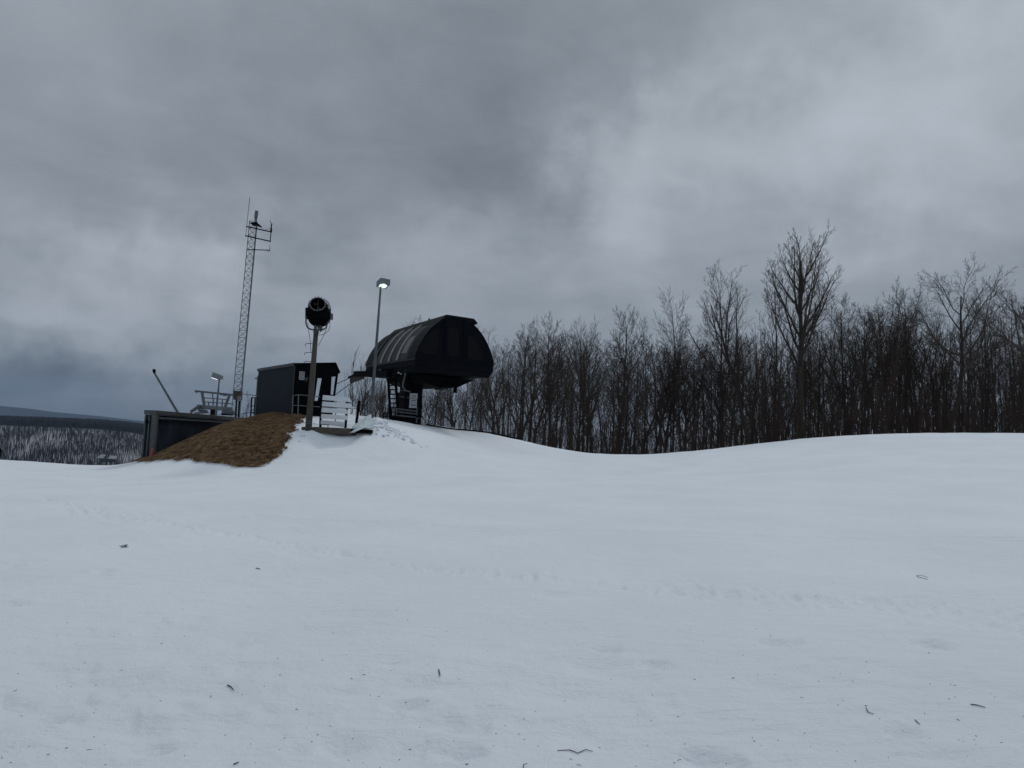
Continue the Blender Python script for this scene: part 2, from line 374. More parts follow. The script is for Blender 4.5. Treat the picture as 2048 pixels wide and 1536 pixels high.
xs = np.arange(-20.5, -8.5, .07); ys = np.arange(28.5, 45, .07)
GX, GY = np.meshgrid(xs, ys, indexing='ij')
g = gmask(GX, GY)
GZ = ground_h(GX, GY) + np.clip(g * .35, -.25, .10) + np.where(g > 0, fbm(GX * 4, GY * 4, 3) * .035, 0)
keep = g > -.4
nx, ny = GX.shape
idx = np.arange(nx * ny).reshape(nx, ny)
Qg = np.stack([idx[:-1, :-1], idx[1:, :-1], idx[1:, 1:], idx[:-1, 1:]], -1).reshape(-1, 4)
kq = (keep[:-1, :-1] & keep[1:, 1:] & keep[1:, :-1] & keep[:-1, 1:]).ravel()
Qg = Qg[kq]; used = np.unique(Qg); remap = -np.ones(nx * ny, int); remap[used] = np.arange(len(used))
me = raw_mesh('grass_bank', np.stack([GX, GY, GZ], -1).reshape(-1, 3)[used], remap[Qg], [M['straw']], True)
o = bpy.data.objects.new('grass_bank', me); COL.objects.link(o); tag(o, 'bare brown bank of the mound left of the snow', kind='structure')
# straw blades
nb = 42000
bx_ = rng.uniform(-20, -8.5, nb * 3); by_ = rng.uniform(29, 44, nb * 3); bm_ = gmask(bx_, by_)
k = np.where((bm_ > .0))[0][:nb]; bx_, by_ = bx_[k], by_[k]; nb = len(k)
bz_ = ground_h(bx_, by_) + .09
e = .1
gx = (base_h(bx_ + e, by_) - base_h(bx_ - e, by_)) / (2 * e); gy = (base_h(bx_, by_ + e) - base_h(bx_, by_ - e)) / (2 * e)
ang = np.arctan2(-gy, -gx) + rng.normal(0, .55, nb)
Lb = rng.uniform(.18, .42, nb); wb = rng.uniform(.008, .016, nb)
dx, dy = np.cos(ang) * Lb, np.sin(ang) * Lb; dz = gx * dx + gy * dy + rng.uniform(-.02, .07, nb)
px_, py_ = -np.sin(ang) * wb, np.cos(ang) * wb
Vb = np.stack([np.stack([bx_ - px_, by_ - py_, bz_ - .04], 1), np.stack([bx_ + px_, by_ + py_, bz_ - .04], 1),
               np.stack([bx_ + dx * .6, by_ + dy * .6, bz_ + dz * .6 + .04], 1), np.stack([bx_ + dx, by_ + dy, bz_ + dz - .01], 1)], 1).reshape(-1, 3)
b = np.arange(nb)[:, None] * 4
me = raw_mesh('dry_grass', Vb, np.vstack([b + [[0, 1, 2]], b + [[1, 3, 2]]]), [M['blades']])
o = bpy.data.objects.new('dry_grass', me); COL.objects.link(o); tag(o, 'flattened dry brown grass on the bank below the hut', 'grass', kind='stuff')

# ------------------------------------------------------------------ snow lumps
def lump(mb, c, r, sq=.7):
    n1, n2 = 7, 5; vs = []; ph = random.uniform(0, 9)
    for a in range(1, n2):
        th = math.pi * a / n2
        for b in range(n1):
            f = 2 * math.pi * b / n1; k = r * (1 + random.uniform(-.28, .28))
            vs.append((c[0] + k * math.sin(th) * math.cos(f + ph), c[1] + k * math.sin(th) * math.sin(f + ph), c[2] + k * sq * math.cos(th)))
    vs += [(c[0], c[1], c[2] + r * sq), (c[0], c[1], c[2] - r * sq)]; N = len(vs)
    fs = [(a * n1 + b, (a + 1) * n1 + b, (a + 1) * n1 + (b + 1) % n1, a * n1 + (b + 1) % n1) for a in range(n2 - 2) for b in range(n1)]
    fs += [(N - 2, b, (b + 1) % n1) for b in range(n1)] + [(N - 1, (n2 - 2) * n1 + (b + 1) % n1, (n2 - 2) * n1 + b) for b in range(n1)]
    mb.add(vs, fs)
mb = MB()
def scatter(a, b, n, spread, r0, r1):
    for k in range(n):
        t = random.random(); p = a.lerp(b, t); x = p.x + random.gauss(0, spread); y = p.y + random.gauss(0, spread)
        r = random.uniform(r0, r1) * random.choice((.5, .7, 1)); lump(mb, (x, y, gz(x, y) + r * .2), r, .62)
scatter(P(745, 842, 37.4), P(756, 850, 36.5), 26, .25, .12, .30)
scatter(P(756, 855, 36), P(800, 885, 34.8), 110, .42, .05, .15)
scatter(P(790, 880, 34.8), P(850, 900, 34), 30, .3, .03, .08)
scatter(P(556, 908, 31.4), P(600, 856, 35), 34, .28, .04, .13)
scatter(P(600, 850, 35.4), P(640, 858, 34.8), 14, .12, .05, .12)
o = mb.build('snow_clumps', M['snow'], smooth=True); tag(o, 'broken clumps of snow round the mound edge and lamp post foot', 'snow', kind='stuff')

# ------------------------------------------------------------------ retaining walls, foundation
def wall_from(points, h0, thick, name, m, label, cat):
    """points: list of (top px,py,D, drop in m)"""
    t = thing(name, label, cat, P(*points[0][:3])); return t
root = thing('retaining_wall', 'low brown timber retaining wall under the white slatted barrier', 'retaining wall', P(604, 868, 34))
def course(a, b, h, t):
    a = Vector(a); b = Vector(b); d = (b - a).normalized(); nrm = Vector((d.y, -d.x, 0)).normalized()
    mb = MB(); mb.prism([a, b, b - Vector((0, 0, h)), a - Vector((0, 0, h))], -nrm * t if nrm.y < 0 else nrm * t); return mb
a0, a1, a2 = P(603, 853.5, 34.0), P(702, 857, 33.6), P(746, 860, 33.9)
course(a0, P(629, 854, 33.9), .36, .35).build('timber', M['timber'], root, bevel=.02)
course(P(629.3, 853.6, 33.85), a1, .30, .4).build('timber', M['timber'], root, bevel=.02)
course(P(702.3, 857.5, 33.62), a2, .16, .35).build('timber', M['black'], root, bevel=.02, label='dark tarred end timber')
course(P(629, 867, 34.0), P(712, 868, 33.8), .45, .3).build('timber', M['timber'], root, bevel=.02)
course(P(703, 862, 33.9), P(738, 866, 34.1), .30, .3).build('timber', M['timber'], root, bevel=.02)
root = thing('foundation', 'grey weathered concrete footing under the dark blue hut', 'foundation', P(590, 840, 37.6))
f0, f1, f2 = P(498, 832.5, 43.0), P(585, 832.5, 37.8), P(702, 838, 39.2)
course(f0, f1, .6, .3).build('footing_wall', M['timber'], root, bevel=.02)
mb = MB(); bk = Vector((-3.6, 4.5, 0)); mb.prism([f1, f2, f2 + bk, f1 + bk], (0, 0, -.75)); mb.build('footing_slab', M['conc'], root, bevel=.02)

# ------------------------------------------------------------------ operator hut
Cb, Ct = P(583, 833, 38), P(590, 731, 38)
Lb_, Lt_ = P(513, 832.5, 42.5), P(517, 742, 42.5)
Rb = P(664, 837, 39.3); 
hut = thing('operator_hut', 'dark blue windowed lift hut with flat roof on the mound', 'hut', Cb)
av = ((Lb_ - Cb) + (Lt_ - Ct)) / 2; av.z = 0
fn = (Rb - Cb).cross(Ct - Cb).normalized()
if fn.y > 0: fn = -fn
ln = (Lb_ - Cb).cross(Ct - Cb).normalized()
if ln.x > 0: ln = -ln
Re = on_plane(677, 745, Cb, fn); Rp = on_plane(671, 729.5, Cb, fn); Ct = on_plane(590, 731, Cb, fn)
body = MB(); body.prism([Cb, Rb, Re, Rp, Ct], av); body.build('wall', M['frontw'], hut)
sid = MB(); sid.prism([Cb + Vector((0, 0, .02)) + ln * .002, Ct + ln * .002, Ct + av + ln * .002, Cb + av + ln * .002 + Vector((0, 0, .02))], ln * .04); sidw = sid.build('side_wall', M['blue_wall'], hut, bevel=.01)
mb = MB(); mb.beam(P(518.5, 792, 42.0) + ln * .05, P(517.5, 791, 42.0) + ln * .14, .06); mb.build('knob', M['galv'], sidw)
mb = MB(); mb.beam(P(515, 757, 42.3) + ln * .05, P(515, 757, 42.3) + ln * .14, .08); mb.build('knob', M['galv'], sidw)
up = Vector((0, 0, 1))
rf = MB(); o_ = ln * .05
rf.prism([Ct + o_ - up * .02 + fn * .06, Ct + o_ + up * .13 + fn * .06, Rp + up * .13 + fn * .06, Re + fn * .06 + Vector((.09, 0, .02)), Re + fn * .06 + Vector((.03, 0, -.06)), Rp - up * .02 + fn * .06], av * 1.005)
rf.build('roof', M['frontw'], hut)
fs = MB(); fs.beam(Ct + ln * .08 + up * .055 - av * .005, Ct + ln * .08 + up * .055 + av * 1.008, .05, .17); fs.build('fascia', M['fascia'], hut)
cb = MB(); cb.beam(Cb + (ln + fn) * .012, Ct + (ln + fn) * .012, .045); cb.build('corner_trim', M['fascia'], hut)
cb = MB(); cb.beam(Cb + av + ln * .05, Ct + av + ln * .05 - up * .3, .07); cb.build('corner_trim', M['galv'], hut)
def quadpane(mbx, pts, p0, nrm, off, th=.02):
    q = [on_plane(x, y, p0, nrm) + nrm * off for x, y in pts]; mbx.prism(q, nrm * th); return q
def window(par, pts, p0, nrm, fr=.05, glass='pane', frm='black'):
    g_ = MB(); q = quadpane(g_, pts, p0, nrm, .004, .012)
    f_ = MB()
    for a, b in zip(q, q[1:] + q[:1]): f_.beam(a + nrm * .02, b + nrm * .02, fr, .04, up=nrm)
    f = f_.build('window', M[frm], par); g_.build('pane', M[glass], f); return f
window(hut, [(634, 755.5), (644.5, 756), (636, 802), (627.5, 803)], Cb, fn)
window(hut, [(627.6, 755), (631, 755), (623.5, 801), (620.5, 801)], Cb, fn)
window(hut, [(662, 753.5), (672, 751.5), (667, 790), (660, 790)], Cb, fn)
# warning sign on the hut
sg = thing('warning_sign', 'small white sign with red prohibition ring on the hut front', 'sign', on_plane(604, 759, Cb, fn))
def sgp(u, v, off=0):   # u,v in 0..1 over the sign, photo corners
    x = 598.6 + u * 10.6 - v * .9; y = 742.6 + v * 16.9 + u * .6; return on_plane(x, y, Cb, fn) + fn * off
mb = MB(); mb.prism([sgp(.08, 0, .01), sgp(.92, 0, .01), sgp(1, .06, .01), sgp(1, .94, .01), sgp(.92, 1, .01), sgp(.08, 1, .01), sgp(0, .94, .01), sgp(0, .06, .01)], fn * .015); mb.build('board', M['signw'], sg)
mb = MB(); cc = sgp(.52, .32, .032); mb.ring(cc, fn, .105, .012, 20, 4); mb.beam(cc + Vector((-.07, 0, .07)), cc + Vector((.07, 0, -.07)), .02); mb.build('prohibition_ring', M['signr'], sg)
mb = MB(); mb.prism([sgp(.44, .40, .028), sgp(.57, .40, .028), sgp(.60, .32, .028), sgp(.50, .2, .028), sgp(.42, .32, .028)], fn * .006); mb.build('symbol', M['signt'], sg)
mb = MB()
for v, u0, u1, t in [(.58, .35, .6, .02), (.71, .15, .9, .03), (.77, .15, .88, .02), (.85, .2, .85, .03)]: mb.prism([sgp(u0, v, .028), sgp(u1, v, .028), sgp(u1, v + t, .028), sgp(u0, v + t, .028)], fn * .005)
mb.build('lettering', M['signt'], sg)
sg = MB(); sg.prism([on_plane(x, y, Cb, fn) + fn * .01 for x, y in [(609.5, 755), (616, 755.5), (614.5, 763), (608.5, 762.5)]], fn * .03)
topmesh(sg, 'notice_board', M['fascia'], on_plane(612, 760, Cb, fn), 'small dark notice plate right of the warning sign', 'notice')

# handrail in front of hut
hr = thing('handrail', 'thin grey two bar handrail along the hut front', 'handrail', P(586, 832, 37.2))
mb = MB(); mb.tube([P(586, 791.5, 37.2), P(597, 789.5, 36.9), P(643, 794, 36.2), P(719, 800, 36.0)], .026, 6); mb.build('rail', M['galv'], hr)
mb = MB(); mb.tube([P(585, 811, 37.2), P(597, 811, 36.9), P(643, 814, 36.2), P(717, 818, 36.0)], .024, 6); mb.build('rail', M['galv'], hr)
for x, y0, y1, D in [(586, 791, 834, 37.2), (597, 789, 834, 36.9), (672, 797, 846, 36.1)]:
    mb = MB(); mb.tube([P(x, y0, D), P(x - 1.4, y1, D)], .03, 6); mb.build('post', M['galv'], hr)
# railing left of hut
lr = thing('side_railing', 'black steel gate frame at the left end of the hut', 'railing', P(508, 832, 43.5))
mb = MB(); mb.tube([P(512.5, 791, 43), P(486, 788, 45)], .025, 5); mb.build('rail', M['galvd'], lr)
for x, y0, y1 in [(503.5, 795, 834), (510.5, 795, 830)]:
    mb = MB(); mb.beam(P(x, y0, 43.5), P(x - 2.2, y1, 43.5), .07); mb.build('post', M['dark'], lr)
for y in (795.5, 812, 820, 826):
    mb = MB(); mb.beam(P(503.4 - (y - 795) * .06, y, 43.5), P(511 - (y - 795) * .06, y - .3, 43.5), .05); mb.build('crossbar', M['dark'], lr)

# ------------------------------------------------------------------ white slatted barrier
sb = thing('slatted_barrier', 'white horizontal board barrier with broken right ends', 'barrier', P(640, 855, 34.1))
def board(pts, D0, D1):
    mb = MB(); q = [P(x, y, D0 + (D1 - D0) * (x - 640) / 70) for x, y in pts]
    nn = (q[1] - q[0]).cross(q[-1] - q[0]).normalized(); nn = nn if nn.y > 0 else -nn
    mb.prism(q, nn * .03); return mb.build('board', M['white'], sb)
for pts in [[(645.8, 790), (695, 794.5), (699, 797), (703.5, 804), (644.6, 799.9)],
            [(644.8, 802.8), (702, 807.5), (705.5, 817), (643.6, 812.3)],
            [(643.8, 814.8), (694, 819), (696, 828), (642.6, 824.4)],
            [(642.6, 827.6), (694, 831.3), (693.6, 840), (641.7, 837)],
            [(641.8, 840), (689, 843.5), (688.4, 854), (641, 848.5)]]: board(pts, 34.25, 34.0)
for (x0, y0, x1, y1, w_) in [(643.2, 789, 640.6, 855, .10), (695.4, 797, 690.8, 856, .10)]:
    mb = MB(); mb.beam(P(x0, y0, 34.35), P(x1, y1, 34.35), w_); mb.build('post', M['black'], sb)
mb = MB(); mb.beam(P(641, 849.2, 34.2), P(663, 849.6, 34.2), .03); mb.beam(P(656, 849.5, 34.2), P(656, 855, 34.2), .03); mb.build('bracket', M['black'], sb)
mb = MB(); mb.beam(P(719, 801, 35.4), P(712.5, 847, 35.4), .12, .10)
bp_ = topmesh(mb, 'barrier_post', M['black'], P(713, 847, 35.4), 'lone black leaning post between white barrier and lamp post', 'post')

# pale torn sheet over the wall end
def sheet(cs, nu, nv, amp, m, th=.012):
    vs = []; A, B, Cc, D = [Vector(c) for c in cs]
    for i in range(nu + 1):
        for j in range(nv + 1):
            u, v = i / nu, j / nv; p = A.lerp(B, u).lerp(D.lerp(Cc, u), v)
            k = amp * (math.sin(u * 11 + v * 3) * .5 + math.sin(v * 9 - u * 5) * .4 + random.uniform(-.3, .3)); p = p + Vector((k * .2, -abs(k), k * .6)); vs.append(p)
    fs = [(i * (nv + 1) + j, (i + 1) * (nv + 1) + j, (i + 1) * (nv + 1) + j + 1, i * (nv + 1) + j + 1) for i in range(nu) for j in range(nv)]
    mb = MB(); mb.add(vs, fs); return mb
sh = sheet([P(717, 843, 36.2), P(742.5, 828.5, 36.8), P(750, 855.5, 34.2), P(703, 855.5, 34.0)], 12, 9, .10, None)
s2 = sheet([P(722, 849, 34.1), P(735, 853, 33.8), P(709, 865, 33.3), P(700, 866, 33.35)], 7, 4, .04, None)
sh.add(s2.v, s2.f)
o = topmesh(sh, 'plastic_sheet', M['tarp'], P(725, 856, 34.4), 'crumpled pale sheet draped over the wall end beside lamp post', 'sheet', smooth=True)
sm = o.modifiers.new('thickness', 'SOLIDIFY'); sm.thickness = .012

# ------------------------------------------------------------------ lamps
def lamp_post(base, top, r0, r1, head, lens, lensm, label, group, arm=None):
    t = thing('lamp_post', label, 'lamp post', base, group)
    mb = MB(); b2 = Vector(base) - up * .4; mb.tube([b2, Vector(base).lerp(Vector(top), .45), top], [r0, (r0 + r1) / 2, r1], 12); mb.build('pole', M['galvd'], t, smooth=True)
    mb = MB(); f, e = head; mb.prism(f, e); h = mb.build('lamp_head', M['lampgrey'], t, bevel=.02)
    mb = MB(); mb.prism(lens[0], lens[1]); mb.build('lens', M[lensm], h)
    return t
# tall lamp: box head seen from below
D = 38.0
hd = [P(752.2, 574, D), P(761, 566, D - .35), P(780.5, 570, D), P(771, 578.5, D + .45)]
def lamp_pt(x, y):   # on the underside plane
    n_ = (hd[2] - hd[0]).cross(hd[3] - hd[1]).normalized(); n_ = n_ if n_.z < 0 else -n_
    return on_plane(x, y, hd[0], n_) + n_ * .012
lp = lamp_post(P(741.5, 838, D), P(761.5, 573, D), .105, .055, (hd, (0, 0, .31)), ([lamp_pt(*q) for q in [(757.5, 572.5), (760.5, 568), (764.5, 568), (768, 566.8), (774.5, 571), (770.5, 575), (762, 575)]], (0, 0, -.02)), 'lens_g',
               'tall grey pole lamp lit greenish white, standing beside the lift terminal', 'pole lamps')
mb = MB(); bs = P(741.5, 838, D); mb.tube([bs - up * .2, bs + up * .9], .13, 10); mb.build('pole_sleeve', M['galvd'], lp, smooth=True)
# distant small lamp: head cantilevered to the left
D = 58.0
hd = [P(441, 750.5, D - .3), P(440.5, 757.5, D - .3), P(434, 758.5, D - .3), P(422, 754.5, D - .3), P(425.5, 744.3, D - .3)]
ln2 = ([P(434.5, 758.9, D - .25), P(422.5, 754.9, D - .25), P(422.5, 753.5, D + .35), P(434.5, 757.3, D + .35)], (0, 0, -.03))
lamp_post(P(430.8, 838, D), P(439, 756, D), .10, .055, (hd, (0, .6, 0)), ln2, 'lens_w', 'small distant grey pole lamp lit white, behind the low dark shed', 'pole lamps')

# ------------------------------------------------------------------ fan snow gun on a pole
D = 34.0
gb = P(617, 853, D); gt = P(632, 664, D)
gun = thing('snow_gun', 'black fan snow gun tilted upward on weathered wooden pole', 'snow gun', gb)
mb = MB(); mb.tube([gb - up * .3, gb.lerp(gt, .5), gt], [.165, .14, .115], 12); pole = mb.build('pole', M['pole'], gun, smooth=True)
for y in (688, 706, 724, 742, 762, 779, 798, 816):
    t = (853 - y) / 189; p = gb.lerp(gt, t); mb = MB(); l = Vector((-.42, -.03, 0)); mb.tube([p, p + l, p + l + Vector((-.03, 0, -.03)), p + l + Vector((-.04, 0, -.13))], .014, 5); mb.build('step', M['dark'], gun)
c0 = P(635.3, 608, D - .75)       # mouth centre
c1 = P(638.8, 633, D + .35)       # barrel centre
ax = (c1 - c0).normalized()
mb = MB(); L_ = (c1 - c0).length
prof = [(0, .345), (.06, .37), (.3, .40), (.62, .50), (1.0, .575), (1.28, .56), (1.45, .46), (1.52, .2)]
sa = ax.cross(up).normalized(); sb_ = ax.cross(sa)
def lathe(mb, c, ax, prof, n=28, close=True):
    vs = []
    for d, r in prof: vs += [c + ax * d + (sa * math.cos(2 * math.pi * k / n) + sb_ * math.sin(2 * math.pi * k / n)) * r for k in range(n)]
    fs = [(i * n + k, i * n + (k + 1) % n, (i + 1) * n + (k + 1) % n, (i + 1) * n + k) for i in range(len(prof) - 1) for k in range(n)]
    if close: fs.append(tuple(range((len(prof) - 1) * n, len(prof) * n)))
    mb.add(vs, fs)
lathe(mb, c0, ax, [(1.0, .1), (.9, .33), (.3, .325), (0, .325)] + prof); barrel = mb.build('barrel', M['black'], gun, smooth=True)
mb = MB(); mb.ring(c0 - ax * .01, ax, .355, .022, 32, 6); mb.build('nozzle_ring', M['galv'], barrel, smooth=True)
mb = MB(); mb.ring(c0 + ax * .28, ax, .45, .02, 32, 5); mb.ring(c0 + ax * .72, ax, .56, .02, 32, 5)
mb.build('hoop', M['dark'], barrel)
for k in range(16):
    mb = MB(); a = k * math.pi / 8; q = sa * math.cos(a) + sb_ * math.sin(a); mb.tube([c0 + q * .38 + ax * .02, c0 + q * .42 - ax * .05], .016, 5); mb.build('spray_nozzle', M['gunin'], barrel)
mb = MB(); mb.tube([c0 + sb_ * .32 + ax * .12, c0 - sb_ * .32 + ax * .12], .016, 5); mb.tube([c0 + ax * .14 + sa * .16 + sb_ * .22, c0 + ax * .1 + sa * .05 + sb_ * .14], .03, 6); mb.beam(c0 + ax * .3 - sa * .18 - sb_ * .2, c0 + ax * .3 - sa * .1 - sb_ * .12, .12); mb.build('fan_strut', M['gunin'], barrel)
# yoke: U of bent tube
yl, yr = P(613, 618, D + .2), P(664.5, 628, D + .2)
mb = MB(); mb.tube([yl, P(612.4, 635, D), P(611.8, 646, D), P(615, 655, D), P(621, 658.7, D), P(631, 659.5, D), P(645, 660, D), P(652, 656, D), P(655, 646, D), P(661, 638, D + .1), yr], .038, 8); mb.build('yoke', M['galvd'], gun, smooth=True)
mb = MB()
mb.beam(P(613.8, 616, D + .1), P(613.5, 638, D + .1), .10, .2); mb.build('side_plate', M['dark'], gun)
mb = MB(); mb.beam(P(663.6, 627.5, D + .1), P(663.2, 639, D + .1), .08, .25); mb.build('side_plate', M['galvd'], gun)
mb = MB()
for y in (662, 665.5): mb.beam(P(626.5, y, D - .15), P(638.5, y + 1.3, D - .15), .05)
for x in (629, 632, 636, 641): mb.tube([P(x, 650, D), P(x + .6, 664, D)], .035, 6)
mb.beam(P(640, 652, D), P(643, 660, D), .14); mb.build('mount_bracket', M['gunin'], gun)
for pts in [[(659, 641), (660, 652), (657, 661), (650, 667), (645, 669.5), (637, 670.5)], [(655, 650), (650, 665), (643, 680), (636, 692)], [(615.5, 645), (617, 660), (619.5, 675), (621, 690), (621.5, 705)]]:
    mb = MB(); mb.tube([P(x, y, D - .1) for x, y in pts], .012, 5); mb.build('cable', M['black'], gun)
for pts in [[(622, 600), (617.5, 606), (616, 612), (619, 620)], [(652, 600), (658, 606), (661, 614), (662, 622)], [(648, 598), (655, 603), (658, 612)]]:
    mb = MB(); mb.tube([P(x, y, D - .5) for x, y in pts], .016, 5); mb.build('hose', M['galvd'], gun)
# pole cable down to the wooden pole foot strap
mb = MB(); p = gb.lerp(gt, .03); mb.ring(p, gt - gb, .165, .015, 16, 5); mb.ring(p + up * .12, gt - gb, .163, .015, 16, 5); mb.build('strap', M['galv'], gun)

# ------------------------------------------------------------------ lift terminal
X0 = P(830, 714.5, 42.0); zE = X0.z; ac = Vector((.89, .455, 0)).normalized(); al = Vector((-.455, .89, 0)).normalized()
W_, LEN = 5.25, 11.0
zE = X0.z; gzt = P(815, 845, 45).z
TILT = .030
def T(t, s, z): return Vector((X0.x, X0.y, 0)) + ac * (t * W_) + al * s + Vector((0, 0, z + (TILT * s if z > zE - 4 else 0)))
term = thing('lift_terminal', 'black domed chairlift terminal on a thick post at the mound top', 'lift terminal', T(.3, 4, gzt))
HV = 2.72
def arch(k):
    s = k * 2 - 1; return max(0, 1 - abs(s) ** 2.15) ** .77
ts = [0, .006, .02, .045, .08, .13, .18, .24, .3, .36, .43, .5, .57, .64, .7, .76, .81, .86, .9, .94, .97, .99, 1]
sec = [(t, min(arch(t), .985) * HV) for t in ts]
lip = [(0, -.12)] + sec + [(1, -.12)]
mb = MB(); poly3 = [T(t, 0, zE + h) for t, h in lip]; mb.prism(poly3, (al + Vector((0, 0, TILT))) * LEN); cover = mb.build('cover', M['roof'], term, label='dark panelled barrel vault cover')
# front gable face, proud
mb = MB(); mb.prism([T(.5 + (t - .5) * .995, -.05, zE + (h - .02 if h > 0 else h)) for t, h in lip], -ac.cross(up).normalized() * 0 + al * .048); gab = mb.build('gable', M['navy'], term)
mb = MB(); pts = [T(.5 + (t - .5) * 1.006, 0, zE + h + .015) for t, h in sec]
for a, b_ in zip(pts[:-1], pts[1:]): pass
def strip(s0, s1, off, lo=0., hi=1., side=None):
    """a band that follows the vault between two stations"""
    v = []; sel = [(t, h) for t, h in sec if lo <= t <= hi]
    for (t, h) in sel:
        q = Vector(((t - .5) * 2, 0, arch(t) * .9 + .15)).normalized(); dlt = ac * q.x * off + up * q.z * off
        v += [T(t, s0, zE + h) + dlt, T(t, s1, zE + h) + dlt, T(t, s1, zE + h) - dlt * .3, T(t, s0, zE + h) - dlt * .3]
    m_ = len(sel); fs = []
    for i in range(m_ - 1):
        for k in range(4): fs.append((4 * i + k, 4 * i + (k + 1) % 4, 4 * i + 4 + (k + 1) % 4, 4 * i + 4 + k))
    fs += [(0, 3, 2, 1), (4 * m_ - 4, 4 * m_ - 3, 4 * m_ - 2, 4 * m_ - 1)]
    mb = MB(); mb.add(v, fs); return mb
strip(-.06, 1.5, .03).build('edge_panel', M['roofband'], cover, smooth=False)
strip(LEN - 1.4, LEN + .05, .03).build('edge_panel', M['roofband'], cover)
for s in (3.35, 5.1, 6.9):
    strip(s, s + .16, .085, 0.0, .31).build('rib', M['rib'], cover)
for s in (8.6,): strip(s, s + .12, .06, 0, .31).build('rib', M['roofband'], cover)
strip(1.9, 3.0, .02, .02, .14).build('skylight', M['skylight'], cover)
# ridge cap
mb = MB(); zt = zE + HV
cz_ = lambda t, o: T(t, -.10, zE + arch(t) * HV + o)
mb.prism([cz_(.27, -.03), cz_(.275, .05), T(.36, -.10, zt + .10), T(.71, -.10, zt + .05), T(.755, -.10, zt - .16), T(.755, -.10, zt - .28), T(.72, -.10, zt - .14), T(.60, -.10, zt - .06), T(.5, -.10, zt - .04), T(.4, -.10, zt - .06)], (al + Vector((0, 0, TILT))) * (LEN - .5)); mb.build('ridge_cap', M['roofband'], term)
mb = MB(); mb.tube([T(.4, 3.6, zt + .1), T(.4, 3.6, zt + .28)], .06, 6); mb.build('roof_vent', M['dark'], term); mb = MB(); mb.tube([T(.4, 6.9, zt + .1), T(.4, 6.9, zt + .22)], .08, 6); mb.build('roof_vent', M['dark'], term)
# gable windows and seams
gp0 = T(.5, -.06, zE); gn = -al
def gwin(pts):
    q = [on_plane(x, y, gp0, gn) for x, y in pts]
    mb = MB(); mb.prism([p + gn * .004 for p in q], gn * .012); f = mb.build('window', M['darkglass'], gab)
    mb = MB()
    for a, b_ in zip(q, q[1:] + q[:1]): mb.beam(a + gn * .012, b_ + gn * .012, .05, .035, up=gn)
    mb.build('window_frame', M['roofband'], f)
z3 = lambda L: [(700 + x / 6.143, 610 + y / 6.143) for x, y in L]
gwin(z3([(850, 560), (880, 480), (960, 370), (1040, 295), (1075, 300), (1085, 350), (1080, 560), (1060, 592), (1000, 596), (900, 585)]))
gwin(z3([(1215, 290), (1260, 275), (1310, 290), (1335, 340), (1330, 580), (1310, 620), (1240, 622), (1205, 590), (1200, 340)]))
gwin(z3([(1455, 400), (1480, 370), (1540, 430), (1600, 540), (1640, 640), (1610, 672), (1500, 665), (1455, 640), (1450, 560)]))
mb = MB()
for x0, y0, x1, y1 in [(1170, 150, 1145, 670), (1395, 180, 1385, 690), (1430, 640, 1625, 672)][:2]:
    a, b_ = [on_plane(*q, gp0, gn) + gn * .006 for q in z3([(x0, y0), (x1, y1)])]; mb.beam(a, b_, .06, .012, up=gn)
mb.build('seam', M['black'], gab)
# skirt below the eaves, tapering in
def ringpts(ins, z, s0, s1): return [T(0, s0, z) + ac * ins + al * ins, T(1, s0, z) - ac * ins + al * ins, T(1, s1, z) - ac * ins - al * ins, T(0, s1, z) + ac * ins - al * ins]
def frust(mb, A_, B_):
    mb.add(A_ + B_, [(0, 1, 2, 3), (7, 6, 5, 4)] + [(k, (k + 1) % 4, 4 + (k + 1) % 4, 4 + k)[::-1] for k in range(4)])
mb = MB(); frust(mb, ringpts(.02, zE - .10, -.06, LEN), ringpts(.0, zE - .52, -.10, LEN)); mb.build('skirt', M['navy'], term, bevel=.06)
mb = MB(); frust(mb, ringpts(.02, zE - .53, -.10, LEN), ringpts(.22, zE - .86, -.10, LEN)); mb.build('lower_skirt', M['navy'], term, bevel=.06)
mb = MB(); mb.prism([T(.10, 1.0, zE - .97), T(.12, 1.0, zE - 1.35), T(.42, 1.0, zE - 1.7), T(.62, 1.0, zE - 1.6), T(.85, 1.0, zE - 1.0)], (al + Vector((0, 0, TILT))) * (LEN - 4.5)); mb.build('drive_housing', M['dark'], term)
mb = MB(); mb.beam(T(.45, .6, zE - 1.55), T(.52, 3, zE - 1.62), .5, .25); mb.tube([T(.58, .8, zE - 1.5), T(.58, .8, zE - 1.95)], .12, 8); mb.build('bullwheel_guard', M['dark'], term)
# post
pc = T(.34, 3.4, gzt)
def obox(mb, c, w, d, h): mb.prism([c - ac * w / 2 - al * d / 2, c + ac * w / 2 - al * d / 2, c + ac * w / 2 + al * d / 2, c - ac * w / 2 + al * d / 2], (0, 0, h))
pc = P(819, 846, 45.2); pc.z = gzt
mb = MB(); obox(mb, pc - up * .5, 1.12, 1.3, 3.6); mb.build('post', M['dark'], term, bevel=.03)
mb = MB(); obox(mb, pc - up * .5 - ac * .14 - al * .02, 1.02, 1.5, 2.45); mb.build('post_base', M['navy'], term, bevel=.03)
mb = MB(); mb.tube([P(x, y, 44.2) for x, y in z3([(690, 800), (685, 835), (668, 900), (650, 960), (648, 1000), (665, 1035), (700, 1055), (745, 1068)])], .045, 8); mb.build('conduit', M['galv'], term, smooth=True)
mb = MB(); mb.beam(P(811, 739.5, 43.8), P(819, 740.5, 43.8), .08); mb.build('junction_box', M['galvd'], term); mb = MB(); mb.beam(P(758, 740, 45), P(762, 739, 45), .09); mb.build('junction_box', M['galvd'], term)
mb = MB(); lump(mb, P(797, 745.5, 44), .06); mb.build('camera_dome', M['white'], term, smooth=True); mb = MB(); lump(mb, P(801.5, 748, 44), .05); mb.build('camera_dome', M['white'], term, smooth=True)
